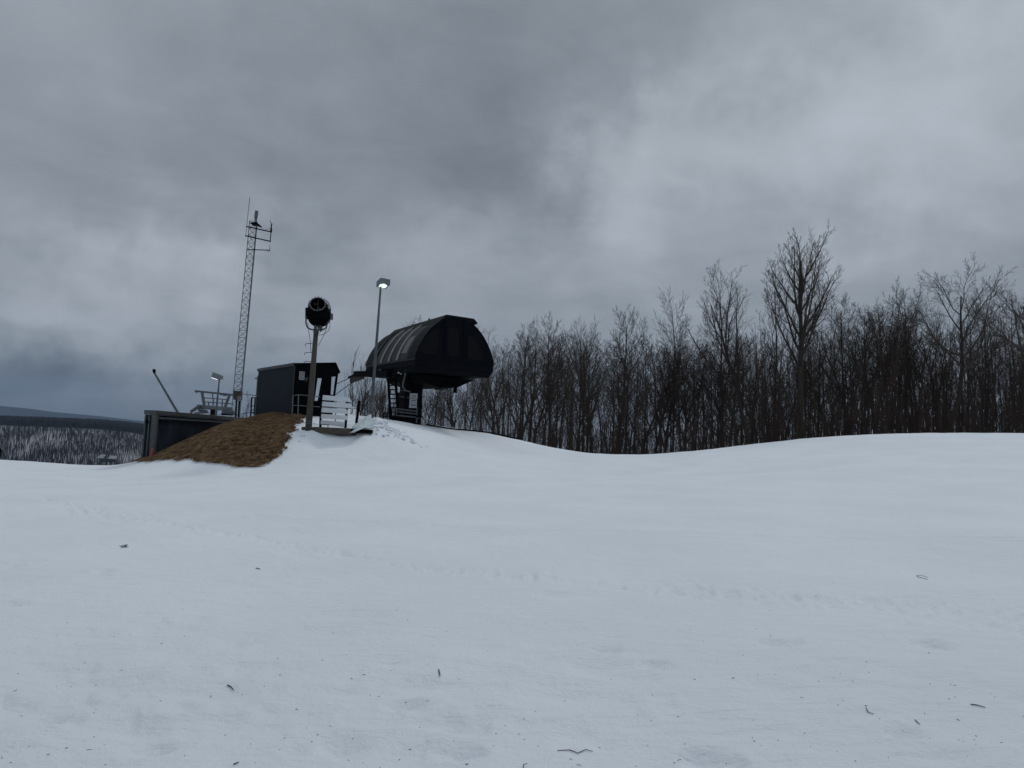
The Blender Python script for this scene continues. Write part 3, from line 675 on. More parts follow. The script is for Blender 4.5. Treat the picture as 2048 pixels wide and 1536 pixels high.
mb = MB(); mb.tube([P(799, 780.5, 44.3), P(821, 783.5, 44.3)], .03, 5); mb.build('band', M['galvd'], term); mb = MB(); mb.tube([P(799, 793, 44.3), P(821, 796.5, 44.3)], .03, 5); mb.build('band', M['galvd'], term)
# guide beam with sheaves toward the rope line
bA, bB = T(-.02, 4.6, zE - .85), T(-.03, 13.2, zE - .55)
mb = MB(); mb.beam(bA, bB, .35, .42); mb.build('guide_beam', M['dark'], term)
mb = MB(); mb.beam(T(1.0, 6, zE - .85), T(1.0, 13.2, zE - .55), .3, .4); mb.build('guide_beam', M['dark'], term)
M['sheave'] = mat('rusty_sheave_rubber', (.028, .016, .012), .8, amt=.4)
for k in range(7):
    c_ = T(-.03, 11.2 + k * .52, zE - .78 - k * .035); mb = MB(); mb.tube([c_ - ac * .09, c_ + ac * .09], .24, 14); mb.build('sheave', M['sheave'], term, smooth=False)
mb = MB(); mb.beam(T(-.06, 10.8, zE - .5), T(-.06, 14.8, zE - .78), .08, .14); mb.build('sheave_beam', M['dark'], term)

# ladder by the post
ld = thing('service_ladder', 'black steel ladder leaning up to the terminal underside', 'ladder', P(788, 840, 44.2))
r0, r1, r2, r3 = P(776.5, 757, 45), P(781, 842, 44.2), P(790.5, 757, 45), P(798, 842, 44.2)
for a, b_ in ((r0, r1), (r2, r3)):
    mb = MB(); mb.beam(a, b_, .15, .1); mb.build('rail', M['dark'], ld)
mb = MB()
for k in range(9):
    t = .06 + k * .105; mb.tube([r0.lerp(r1, t), r2.lerp(r3, t)], .042, 5)
mb.build('rung', M['dark'], ld)
# steel maintenance platform at the post foot
mp_ = thing('access_platform', 'low black steel platform with railings round the terminal post', 'platform', P(812, 845, 43.6))
mb = MB(); mb.prism([P(783, 833, 43.6), P(833, 838, 43.4), P(833, 849, 43.4), P(783, 847, 43.6)], (0, 1.2, 0)); mb.build('deck', M['dark'], mp_)
for y in (818, 823.5, 831):
    mb = MB(); mb.tube([P(782, y, 43.5), P(791, y - .5, 43.5), P(841 if y > 830 else 832, y + 4.5, 43.3)], .045, 6); mb.build('rail', M['galvd'], mp_)
for x, y0, y1, w_ in [(783, 817, 846, .08), (791, 818, 833, .06), (831, 821, 848, .07), (834.5, 815, 846, .10), (838.5, 813, 848, .14)]:
    mb = MB(); mb.beam(P(x, y0, 43.45), P(x - 1, y1, 43.45), w_); mb.build('post', M['dark'] if x != 834.5 else M['galvd'], mp_)
mb = MB(); mb.tube([P(835, 787, 43.6), P(841, 792, 43.6), P(843.5, 800, 43.6), P(843.5, 815, 43.6), P(840, 830, 43.6)], .03, 6); mb.build('grab_hoop', M['dark'], mp_)
mb = MB(); mb.beam(P(832, 832.5, 43.2), P(843.5, 833.5, 43.2), .15, .12); mb.build('step', M['black'], mp_)
mb = MB()
for y in (826, 833, 838): mb.beam(P(768, y, 44.5), P(782, y + 1.5, 44.2), .05)
for x in (768, 775): mb.beam(P(x, 824, 44.5), P(x - 1, 842, 44.5), .05)
mb.build('side_frame', M['dark'], mp_)
# instruction sign
si = thing('instruction_sign', 'tall white notice board with rows of print at terminal post', 'sign', P(826, 817, 43.3))
sp0 = P(826, 800, 43.30); sn = Vector((.05, -1, 0)).normalized()
def S(x, y, off): return on_plane(805 + x / 19.2, 770 + y / 19.2, sp0, sn) + sn * off
def sq(mb, pts, o, th): mb.prism([S(x, y, o) for x, y in pts], sn * th)
mb = MB(); sq(mb, [(285, 318), (580, 325), (572, 535), (278, 515)], 0, .03); mb.build('board', M['signw'], si)
mb = MB(); sq(mb, [(277, 530), (556, 552), (545, 880), (250, 880)], 0, .03); mb.build('board', M['signw'], si)
mb = MB()
for pts in [[(385, 400), (515, 405), (513, 430), (383, 425)], [(345, 455), (525, 462), (523, 480), (343, 473)], [(350, 572), (520, 585), (517, 612), (347, 600)], [(315, 650), (530, 656), (529, 668), (314, 662)],
            [(335, 745), (400, 748), (395, 805), (332, 800)], [(425, 750), (505, 752), (503, 800), (422, 798)]]: sq(mb, pts, .032, .004)
mb.build('lettering', M['signt'], si)

# ------------------------------------------------------------------ far lift tower and haul ropes
D = 120.0
tz = hit(0, 1000).z
zz2 = lambda L: [(280 + x / 6.4, 700 + y / 6.4) for x, y in L]
tw = thing('lift_tower', 'grey lift tower top with catwalk frame rising behind the shed', 'lift tower', P(427, 850, D) - up * 8)
def tb(L, w_, name, m='galvd', dd=0, h=None):
    p = [P(x, y, D + dd) for x, y in zz2(L)]; mb = MB(); mb.beam(p[0], p[1], w_, h or w_); return mb.build(name, M[m], tw)
mb = MB(); mb.tube([P(426.5, 819, D), P(424.5, 855, D), P(424.5, 855, D) - up * 12], .45, 12); mb.build('mast', M['dark'], tw)
tb([(705, 525), (1190, 575)], .32, 'catwalk_rail'); tb([(795, 545), (825, 722)], .36, 'strut'); tb([(1147, 575), (1085, 742)], .36, 'strut')
tb([(735, 725), (1180, 760)], .5, 'crossarm', 'galv', h=.7)
for a in [[(930, 560), (930, 610)], [(820, 612), (1115, 635)], [(835, 665), (1180, 690)], [(850, 715), (1090, 735)], [(938, 625), (935, 730)], [(1055, 640), (1050, 740)], [(880, 665), (880, 715)], [(720, 530), (722, 550)]]: tb(a, .16, 'railing')
tb([(1030, 575), (1050, 560)], .3, 'bracket'); tb([(1085, 565), (1085, 590)], .5, 'bracket')
for L0, L1, n_ in [((655, 790), (755, 722), 8), ((755, 765), (850, 790), 5), ((1060, 790), (1200, 800), 6)]:
    for k in range(n_):
        q = [(L0[0] + (L1[0] - L0[0]) * k / (n_ - 1), L0[1] + (L1[1] - L0[1]) * k / (n_ - 1))]; c_ = P(*zz2(q)[0], D - .6)
        mb = MB(); mb.tube([c_ - ac * .15, c_ + ac * .15], .30, 12); mb.build('sheave', M['galvd'], tw)
tb([(650, 800), (760, 725)], .3, 'sheave_beam', 'dark', -.3); tb([(700, 812), (870, 795)], .35, 'sheave_beam', 'galv', -.3); tb([(1045, 820), (1190, 825)], .4, 'sheave_beam', 'dark', -.3)
def rope(a, b, sag, name, label):
    mb = MB(); pts = [a.lerp(b, t / 14) - up * sag * 4 * (t / 14) * (1 - t / 14) for t in range(15)]; mb.tube(pts, .030, 5); topmesh(mb, name, M['black'], a, label, 'cable', 'haul ropes of the chairlift')
rope(T(-.03, 14.4, zE - .75), P(400, 822, 119), 1.6, 'haul_rope', 'upper black steel haul rope running from terminal behind the hut')
rope(T(-.03, 14.2, zE - 1.2), P(468, 826, 119), 2.6, 'haul_rope', 'lower black steel haul rope sagging behind the hut')

# ------------------------------------------------------------------ lattice mast
D = 50.0
mb0, mt0 = P(470, 842, D), P(508, 443, D)
ms = thing('lattice_mast', 'tall thin guyless lattice radio mast left of the hut', 'mast', mb0)
wm = .30
offs = [Vector((-wm, -.12, 0)), Vector((wm * .95, -.2, 0)), Vector((.12, .38, 0))]
base = mb0 - up * 1.5; dm = (mt0 - base)
for of in offs:
    mb = MB(); mb.tube([base + of, mt0 + of * .93], .026, 6); mb.build('leg', M['galvd'], ms)
mb = MB(); nseg = 30
for k in range(nseg):
    t0, t1 = k / nseg, (k + 1) / nseg
    for a in range(3):
        A_, B_ = offs[a], offs[(a + 1) % 3]
        mb.tube([base + dm * t1 + A_, base + dm * t1 + B_], .011, 4, False)
        mb.tube([base + dm * t0 + A_, base + dm * t1 + B_], .011, 4, False)
        mb.tube([base + dm * t0 + B_, base + dm * t1 + A_], .011, 4, False)
mb.build('lacing', M['galvd'], ms)
z4 = lambda L: [(440 + x / 6.4, 380 + y / 6.4) for x, y in L]
def mt(L, r, name, m='dark', D=D, n=6):
    mb = MB(); mb.tube([P(x, y, D - .25) for x, y in z4(L)], r, n); return mb.build(name, M[m], ms)
mb = MB(); q = [P(x, y, D - .3) for x, y in z4([(380, 420), (430, 408), (470, 412), (508, 445), (495, 450), (440, 432), (390, 430)])]; mb.prism(q, (0, .6, 0)); mb.build('top_plate', M['dark'], ms)
mt([(455, 412), (460, 370)], .08, 'beacon_stem', 'galv'); b1 = mt([(458, 372), (460, 340)], .11, 'camera_housing', 'galvd'); mt([(462, 345), (470, 268)], .12, 'beacon', 'galv', n=10); mt([(448, 335), (452, 300)], .06, 'beacon', 'galv')
mt([(338, 466), (662, 538)], .045, 'arm'); mt([(322, 585), (648, 658)], .045, 'arm'); mt([(354, 762), (645, 771)], .035, 'arm')
mt([(328, 590), (342, 464), (381, 92)], .017, 'whip_antenna'); mt([(643, 655), (652, 540)], .035, 'bracket_tube')
mt([(655, 538), (655, 490)], .07, 'sensor'); mt([(655, 485), (660, 430)], .045, 'wind_vane'); mt([(660, 432), (645, 412), (643, 390)], .02, 'wind_vane'); mt([(664, 440), (676, 430)], .02, 'wind_vane')
mt([(634, 765), (640, 705)], .015, 'short_antenna'); mt([(605, 775), (615, 792), (635, 785)], .015, 'short_antenna'); mt([(560, 515), (650, 490)], .008, 'wire')
mb = MB(); mb.prism([P(x, y, D - .45) for x, y in zz2([(1200, 520), (1292, 525), (1285, 642), (1195, 635)])], (0, .35, 0)); mb.build('cabinet', M['brown'], ms)
mb = MB(); mb.prism([P(x, y, D - .45) for x, y in zz2([(1258, 590), (1300, 592), (1298, 655), (1255, 652)])], (0, -.2, 0)); mb.build('meter_box', M['galv'], ms)
for a in [[(1235, 640), (1225, 860)], [(1270, 655), (1260, 860)]]:
    mb = MB(); mb.tube([P(x, y, D - .3) for x, y in zz2(a)], .06, 6); mb.build('conduit', M['dark'], ms)

# ------------------------------------------------------------------ snow lance
la, lb = P(356, 826, 42), P(311, 749.5, 42); lc = P(308.6, 745.5, 42); ld_ = P(308, 738.5, 42)
lf = la + (la - lb).normalized() * 2.6; lf.z = max(lf.z, gz(lf.x, lf.y) - .3)
ln_ = thing('snowmaking_lance', 'slim pale leaning pipe with black nozzle above the shed', 'snow lance', lf)
mb = MB(); mb.tube([lf, la, lb, lc], [.085, .075, .055, .055], 10); mb.build('pipe', M['galvd'], ln_, smooth=True)
mb = MB(); mb.tube([lc, ld_], .085, 10); mb.build('nozzle', M['black'], ln_)

# ------------------------------------------------------------------ long low shed at left
N0, N1 = 34.0, 46.5
sA_t, sA_b = P(313.5, 829, N0), P(309.5, 914, N0)
far = P(500, 843.5, N1); dv = far - sA_t; dv.z = 0
zt_ = sA_t.z; zb = sA_b.z - .3
shd = thing('shed', 'long low shed with grey flat roof frame and dark scuffed wall', 'shed', sA_b)
wd = P(294, 824, N0 + .2) - sA_t; wd.z = 0; wd = Vector((wd.x * 1.0, .12, 0))
A0 = Vector((sA_t.x, sA_t.y, zb)); nrm = Vector((dv.y, -dv.x, 0)).normalized()   # toward the camera side
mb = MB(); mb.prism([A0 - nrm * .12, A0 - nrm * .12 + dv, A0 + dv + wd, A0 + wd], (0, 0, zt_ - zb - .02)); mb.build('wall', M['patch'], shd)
rt = MB(); rt.prism([A0 + nrm * .03 - dv.normalized() * .08 + up * (zt_ - zb), A0 + nrm * .03 + dv + up * (zt_ - zb), A0 + dv + wd * 1.1 + up * (zt_ - zb), A0 + wd * 1.12 - dv.normalized() * .08 + up * (zt_ - zb)], (0, 0, .20)); rt.build('roof', M['shedf'], shd, bevel=.015)
mb = MB(); mb.beam(A0 + dv.normalized() * .02 - nrm * .06, A0 + dv.normalized() * .02 - nrm * .06 + up * (zt_ - zb - .005), .20, .22); mb.build('corner_post', M['shedf'], shd)
mb = MB(); mb.beam(A0 - nrm * .03 + dv.normalized() * .3 + up * (zt_ - zb - .16), A0 - nrm * .03 + dv + up * (zt_ - zb - .16), .10, .10); mb.build('ledge', M['galvd'], shd)
e0 = A0 + wd; dl = dv.normalized()
for f_, m_, w_ in [(.98, 'shedf', .07), (.62, 'galvd', .05), (.35, 'shedf', .05)]:
    p = A0 + wd * f_ - dl * .03; mb = MB(); mb.beam(p, p + up * (zt_ - zb - .01), w_, .06); mb.build('end_batten', M[m_], shd)
mb = MB(); mb.beam(P(293, 841, N0), P(296.5, 845.5, N0), .09); mb.build('bracket', M['black'], shd)
rp = MB(); rp.tube([P(302.5, 914, N0 - .3), P(305.5, 896.5, N0 - .3)], [.085, .06], 10)
topmesh(rp, 'red_marker', M['red'], P(302.5, 914, N0 - .3), 'short faded red marker post at the shed corner', 'marker')

# padded post at the very left edge
pp = MB(); q = P(-13, 920, 37); pp.tube([q - up * .2, q + up * .12, q + up * .55, q + up * .70, q + up * .76], [.22, .30, .31, .22, .06], 14)
topmesh(pp, 'padded_post', M['black'], q, 'squat black padded post cut by the left picture edge', 'padded post', smooth=True)

# hose along the snow edge
hp = [(852, 851, 45.3), (870, 855, 45.6), (890, 857.5, 45.8), (915, 860, 46.2), (945, 862.5, 46.8), (975, 866, 47), (1000, 871, 47.5), (1040, 880, 48.4)]
hs = MB(); pts = []
for a in hp:
    v = P(*a); pts.append(Vector((v.x, v.y, max(v.z, gz(v.x, v.y) + .02) + .04)))
hs.tube(pts, .055, 6); topmesh(hs, 'hose', M['black'], pts[0], 'long black hose along the snow edge right of the terminal', 'hose')

# ------------------------------------------------------------------ sticks on the snow
def stick(pts, r, label, group='sticks lying on the snow'):
    w3 = [hit(x, y) for x, y in pts]; q = []
    for a, b_ in zip(w3[:-1], w3[1:]):
        for k in range(4): q.append(a.lerp(b_, k / 4))
    q.append(w3[-1]); q = [Vector((p.x, p.y, float(ground_h(np.array([p.x]), np.array([p.y]))[0]) + r * .8 + .004)) for p in q]
    mb = MB(); n_ = len(q); mb.tube(q, [r * (1 - .6 * abs(i / (n_ - 1) - .3)) for i in range(n_)], 5)
    topmesh(mb, 'stick', M['stick'], q[0], label, 'stick', group)
stick([(1115, 1489), (1138, 1484), (1156, 1491), (1172, 1487), (1186, 1490)], 0.0026, 'longest wavy twig lying near the bottom middle of the snow')
stick([(1941, 1417), (1957, 1420), (1971, 1423)], 0.00372, 'straight dark twig at lower right of the snow')
stick([(1855, 1162), (1836, 1157), (1833, 1154), (1842, 1152), (1856, 1157)], 0.0031, 'looped grass stem on the snow at the far right')
stick([(877, 1340), (880, 1351)], 0.00496, 'short thick stick on the snow, upright in the picture, left of centre')
stick([(512, 1133), (521, 1135)], 0.0062, 'small slanting stick on snow nearest below the hut')
stick([(455, 1362), (461, 1365), (468, 1371)], 0.00434, 'bent twig on the snow in the lower left')
stick([(1048, 1536), (1047, 1520), (1055, 1515)], 0.00217, 'curved stalk at the bottom edge near the middle')
stick([(1732, 1427), (1736, 1433), (1748, 1436)], 0.00248, 'fine hooked stem on the snow in the lower right')
stick([(467, 1526), (478, 1522)], 0.00372, 'slanting stick at the bottom left of the snow')
stick([(1830, 1446), (1840, 1453)], 0.0031, 'small oblique twig below the straight dark one')
lt = MB()
for k in range(15):
    h = hit(247 + random.uniform(-5, 5), 1090 + random.uniform(-2, 2)); a = random.uniform(0, 6.28); q = Vector((math.cos(a), math.sin(a), random.uniform(0, .4))) * .045; h.z = float(ground_h(np.array([h.x]), np.array([h.y]))[0]); lt.tube([h + up * .004, h + q + up * .006], .004, 4)
topmesh(lt, 'leaf_clump', M['stick'], hit(247, 1090), 'small dark clump of dead leaves on the snow at left', 'leaf clump')
lt = MB()
for k in range(250):
    px, py = random.uniform(-150, 2200), 1060 + 476 * random.random() ** .7; h = hit(px, py)
    a = random.uniform(0, 6.28); l = random.uniform(.003, .014) * (2.2 if random.random() < .2 else 1); q = Vector((math.cos(a) * l, math.sin(a) * l, 0))
    z0 = float(ground_h(np.array([h.x]), np.array([h.y]))[0]) + .004; r = random.uniform(.0010, .0020)
    lt.tube([Vector((h.x, h.y, z0)), Vector((h.x, h.y, z0)) + q], r, 4)
o = lt.build('twig_litter', M['stick']); tag(o, 'tiny scattered twig and bark litter on the snow', 'litter', kind='stuff')

# ------------------------------------------------------------------ trees
def perp(d):
    a = d.cross(Vector((0, 0, 1))) if abs(d.z) < .9 else d.cross(Vector((0, 1, 0))); a.normalize(); return a, d.cross(a)
class Tree:
    def __init__(s, seed): s.r = random.Random(seed); s.t = ([], []); s.c = ([], [])
    def tube(s, tgt, pts, rad, n):
        V_, F_ = tgt; b = len(V_); a, c = perp((pts[-1] - pts[0]).normalized()); m = len(pts)
        cs = [(math.cos(2 * math.pi * k / n), math.sin(2 * math.pi * k / n)) for k in range(n)]
        for i, p in enumerate(pts):
            r = rad[i]
            for (x, y) in cs: V_.append((p.x + (a.x * x + c.x * y) * r, p.y + (a.y * x + c.y * y) * r, p.z + (a.z * x + c.z * y) * r))
        for i in range(m - 1):
            for k in range(n): F_.append((b + i * n + k, b + i * n + (k + 1) % n, b + (i + 1) * n + (k + 1) % n, b + (i + 1) * n + k))
    def grow(s, p, d, L, r, lvl, cfg):
        """one branch; children by level"""
        R = s.r; nseg = (10, 6, 4, 3, 2)[min(lvl, 4)]; pts = [p.copy()]; dd = d.copy(); wob = cfg['wob'][lvl]; trop = cfg['trop'][lvl]
        for i in range(nseg):
            dd = (dd + Vector((R.gauss(0, wob), R.gauss(0, wob), R.gauss(0, wob * .5) + trop))).normalized(); pts.append(pts[-1] + dd * (L / nseg))
        tip = r * (.22 if lvl else cfg.get('tip', .2)); rad = [r + (tip - r) * (i / nseg) ** .9 for i in range(nseg + 1)]
        if lvl == 0: rad[0] *= 1.25
        s.tube(s.t if lvl == 0 else s.c, pts, rad, (8, 6, 4, 3, 3)[min(lvl, 4)])
        if lvl >= cfg['levels']: return
        nch = cfg['n'][lvl]; lo, hi = cfg['span'][lvl]; ph = R.uniform(0, 6.28)
        for k in range(nch):
            u = lo + (hi - lo) * (k + R.random() * .9) / nch; u = min(u, .985); f = u * nseg; i = min(int(f), nseg - 1); q = pts[i].lerp(pts[i + 1], f - i); bd = (pts[i + 1] - pts[i]).normalized()
            a, c = perp(bd); ph += 2.4 + R.uniform(-.5, .5); an = R_(cfg['ang'][lvl] + R.uniform(-12, 12)) * (1 - .35 * (u - lo))
            nd = bd * math.cos(an) + (a * math.cos(ph) + c * math.sin(ph)) * math.sin(an)
            if nd.z < -.1 and lvl < 3: nd.z *= -.3
            rel = (u - lo) / (1 - lo + 1e-6); Lc = L * cfg['len'][lvl] * (1 - cfg['tap'][lvl] * rel) * R.uniform(.75, 1.2)
            rc = min((r + (tip - r) * u) * cfg['rr'][lvl], r * .8); s.grow(q, nd.normalized(), Lc, max(rc, .0115), lvl + 1, cfg)
    def meshes(s, name, bark, twig):
        return raw_mesh('trunk', s.t[0], s.t[1], [bark], True), raw_mesh('crown', s.c[0], s.c[1], [twig], False)
def cfg(**k):
    c = dict(levels=4, n=(15, 6, 5, 3), span=((.42, .99), (.2, 1), (.15, 1), (.2, 1)), ang=(38, 36, 38, 34), len=(.32, .45, .45, .5), tap=(.55, .5, .4, .3), rr=(.45, .5, .5, .6),
             wob=(.03, .09, .12, .14, .12), trop=(.03, .10, .06, .05, .03)); c.update(k); return c
protos = {}
def proto(name, H, r, c, seed, bark='bark', twig='twig'):
    t = Tree(seed); t.grow(Vector((0, 0, 0)), Vector((0, 0, 1)), H, r, 0, c); zmax = max(v[2] for v in t.c[0]); protos[name] = (t.meshes(name, M[bark], M[twig]), zmax)
fan = cfg(n=(18, 8, 6, 4), span=((.36, .99), (.12, 1), (.12, 1), (.2, 1)), ang=(44, 38, 40, 38), len=(.40, .44, .44, .5), trop=(.03, .10, .05, .04, .02))
proto('fan', 15, .20, fan, 3)
proto('fan2', 15, .19, cfg(n=(17, 8, 6, 4), ang=(50, 40, 40, 36), len=(.36, .45, .45, .5)), 14, twig='twigb')
proto('vase', 17, .30, cfg(n=(18, 12, 7, 4), span=((.40, .95), (.1, 1), (.12, 1), (.2, 1)), ang=(40, 36, 36, 34), len=(.46, .34, .38, .5), tap=(.55, .35, .3, .2), rr=(.62, .5, .5, .6), trop=(.02, .15, .10, .08, .05), tip=.35), 21, 'barkg', 'twigb')
proto('fork', 15, .24, cfg(n=(10, 10, 7, 4), span=((.28, .9), (.15, 1), (.15, 1), (.2, 1)), ang=(38, 38, 38, 36), len=(.60, .36, .40, .5), tap=(.5, .4, .4, .3), rr=(.8, .45, .5, .6), wob=(.07, .10, .12, .14, .12), trop=(.02, .13, .08, .05, .03), tip=.15), 8)
proto('fork2', 15, .21, cfg(n=(9, 10, 7, 4), span=((.25, .92), (.12, 1), (.15, 1), (.2, 1)), ang=(32, 38, 38, 36), len=(.62, .36, .40, .5), tap=(.5, .4, .4, .3), rr=(.8, .45, .5, .6), wob=(.05, .08, .12, .14, .12), trop=(.03, .12, .06, .05, .03), tip=.15), 33, twig='twigb')
proto('spread', 14, .26, cfg(n=(10, 10, 8, 4), span=((.42, .95), (.2, 1), (.15, 1), (.2, 1)), ang=(55, 40, 40, 36), len=(.55, .42, .40, .5), tap=(.45, .4, .4, .3), rr=(.7, .5, .5, .6), wob=(.06, .14, .16, .16, .14), trop=(.03, .13, .05, .04, .02)), 55, twig='twigb')
proto('narrow', 15, .15, cfg(n=(18, 8, 5, 4), span=((.3, .99), (.15, 1), (.15, 1), (.2, 1)), ang=(36, 36, 36, 34), len=(.34, .40, .42, .5), trop=(.02, .12, .08, .05, .03)), 66)
proto('narrow2', 15, .13, cfg(n=(17, 8, 5, 4), span=((.35, .99), (.15, 1), (.15, 1), (.2, 1)), ang=(42, 38, 38, 34), len=(.30, .44, .42, .5), wob=(.05, .1, .12, .14, .12), trop=(.02, .09, .06, .05, .03)), 67)
proto('feather', 16, .13, cfg(n=(30, 8, 4, 2), span=((.45, .99), (.2, 1), (.15, 1), (.2, 1)), ang=(48, 36, 36, 32), len=(.27, .32, .4, .5), tap=(.35, .4, .3, .3), rr=(.38, .5, .6, .6), wob=(.015, .04, .06, .1, .1), trop=(.01, .05, .04, .04, .03)), 71, twig='twigb')
proto('pole', 12, .085, cfg(levels=3, n=(18, 5, 3), span=((.2, .99), (.15, 1), (.2, 1)), ang=(36, 34, 32), len=(.17, .42, .5), tap=(.3, .4, .3), rr=(.4, .5, .6), wob=(.045, .1, .12, .12), trop=(.02, .10, .06, .04)), 81)
proto('pole2', 12, .07, cfg(levels=3, n=(16, 5, 3), span=((.3, .99), (.15, 1), (.2, 1)), ang=(30, 34, 32), len=(.16, .42, .5), tap=(.3, .4, .3), rr=(.4, .5, .6), wob=(.06, .1, .12, .12), trop=(.02, .12, .06, .04)), 82)
proto('bushy', 10, .08, cfg(levels=3, n=(13, 9, 5), span=((.08, .99), (.15, 1), (.2, 1)), ang=(26, 34, 36), len=(.42, .34, .5), tap=(.5, .4, .3), rr=(.6, .5, .6), wob=(.06, .1, .12, .12), trop=(.03, .12, .06, .04)), 91, twig='brush')

def tree(kind, px, top, D, name='bare_tree', label='', cat='tree', group=None, lean=0., fat=1., rz=None, wide=1.):
    (tm, cm), zmax = protos[kind]
    q = P(px, 870, D); x, y = q.x, q.y; z = gz(x, y) - .15
    # height so that the tip reaches the photo's tree line at that column
    ztop = P(px, top, D).z; H = max(ztop - z, 2.0); s = H / zmax
    t = bpy.data.objects.new(name, None); COL.objects.link(t); t.location = (x, y, z); t.scale = (s * wide, s * wide, s)
    t.rotation_euler = (R_(random.uniform(-1.2, 1.2)), R_(lean + random.uniform(-1., 1.)), random.uniform(0, 6.28) if rz is None else rz)
    tag(t, label, cat, group)
    for nm, me_ in (('trunk', tm), ('crown', cm)):
        o = bpy.data.objects.new(nm, me_); COL.objects.link(o); o.parent = t
    return t
G1 = 'bare trees of the wood'
heroes = [
 ('vase', 1602, 446, 63, 'tallest bare tree in the wood, with a straight thick greenish trunk', 1.0, 1.02),
 ('fork', 1500, 510, 60, 'dark forked tree just left of the tallest tree', 1.0, 1.05),
 ('fan', 1448, 585, 70, 'slimmer bare tree beside the left side of the dark forked tree', 1, .9),
 ('feather', 1362, 566, 66, 'feathery topped pale tree standing above its neighbours mid wood', 1, .85),
 ('spread', 1898, 520, 60, 'wide spreading bare tree with crooked limbs near the right edge', 1, 1.05),
 ('fan', 1236, 612, 66, 'evenly fan shaped bare tree above the lowest dip of the snow', 1, 1.0),
 ('fork2', 1165, 616, 66, 'twin stemmed tree just left of the fan shaped tree', 1, .9),
 ('fan2', 1100, 624, 66, 'full crowned tree midway between terminal and the dip in the snow', 1, .9),
 ('narrow', 1040, 628, 64, 'dense narrow tree second to the right of the terminal', 1, 1),
 ('fork2', 1000, 648, 62, 'bare tree with crown touching the right end of the terminal', 1, .9),
 ('fork', 1305, 625, 68, 'dark bushy crowned tree right of the fan shaped tree', 1, .85),
 ('narrow', 1545, 530, 66, 'slender tree squeezed between the forked tree and the tallest', 1, .9),
 ('fan2', 1690, 578, 66, 'rounded tree first to the right of the tallest tree', 1, .95),
 ('fork2', 1752, 566, 64, 'upright many stemmed tree halfway from tallest tree to picture edge', 1, 1),
 ('fan', 1825, 575, 66, 'fine twigged tree left of the wide spreading tree', 1, .95),
 ('spread', 2062, 548, 58, 'big crown cut off by the right picture edge', 1, 1),
 ('fan2', 1975, 590, 66, 'low round tree right of the wide spreading tree', 1, .9),
 ('fork', 713, 698, 62, 'bare crooked tree between hut and lamp post', 1, .8),
 ('fan2', 829, 630, 88, 'far tree whose twig tips peep over the terminal roof', 1, .8),
 ('bushy', 484, 780, 62, 'small thin tree behind the mast foot left of hut', 1, .8),
 ('narrow', 762, 742, 66, 'slender tree seen between lamp post and ladder', 1, 1),
 ('narrow2', 872, 700, 60, 'tall straight trunk visible right under the terminal housing', 1.3, 1),
 ('fork2', 938, 690, 60, 'forked tree behind the right half of the terminal', 1, .9),
]
for (k, px, tp, D_, lab, fat, wide) in heroes: tree(k, px, tp, D_, label=lab, group=G1, wide=wide, fat=fat, rz=px * .37)
prof_x = [690, 730, 760, 800, 850, 900, 960, 985, 1000, 1040, 1075, 1100, 1140, 1170, 1205, 1240, 1270, 1310, 1350, 1380, 1410, 1440, 1480, 1520, 1550, 1600, 1640, 1660, 1700, 1760, 1800, 1850, 1905, 1960, 1990, 2048, 2200]
prof_y = [775, 750, 765, 760, 745, 720, 690, 680, 665, 645, 655, 640, 645, 640, 655, 645, 655, 645, 655, 665, 665, 650, 655, 655, 650, 655, 640, 620, 598, 585, 600, 610, 620, 620, 615, 590, 590]
def ltop(px): return float(np.interp(px, prof_x, prof_y))
kinds = ['fan', 'fan2', 'fork', 'fork2', 'narrow', 'narrow2', 'narrow', 'narrow2', 'feather']
def region(px):
    if px < 985: return 'under and behind the terminal'
    if px < 1330: return 'between the terminal and the feathery topped tree'
    if px < 1620: return 'around the forked and the tallest tree'
    return 'right of the tallest tree'
for i in range(115):
    px = 700 + (2200 - 700) * ((i + random.random()) / 115); D_ = random.uniform(62, 92)
    tp = ltop(px) + abs(random.gauss(0, 26)) + 4
    if px > 1620 and random.random() < .15: continue
    if px < 985: tp = max(tp, 728)
    tree(random.choice(kinds), px, tp, D_, label='bare crowded tree of middling height ' + region(px), group='crowded trees ' + region(px), wide=random.uniform(.95, 1.35))
for i in range(135):
    px = 690 + (2200 - 690) * ((i + random.random()) / 135); D_ = random.uniform(57, 86)
    if px < 850 and random.random() < .6: continue
    tp = ltop(px) + random.uniform(30, 170)
    if px < 985: tp = max(tp, 745)
    tree(random.choice(['pole', 'pole2', 'pole', 'pole2', 'bushy', 'narrow2']), px, tp, D_, name='sapling', cat='sapling', label='thin dark young tree low in the wood ' + region(px), group='saplings ' + region(px), wide=random.uniform(.8, 1.3), lean=random.gauss(0, 2))

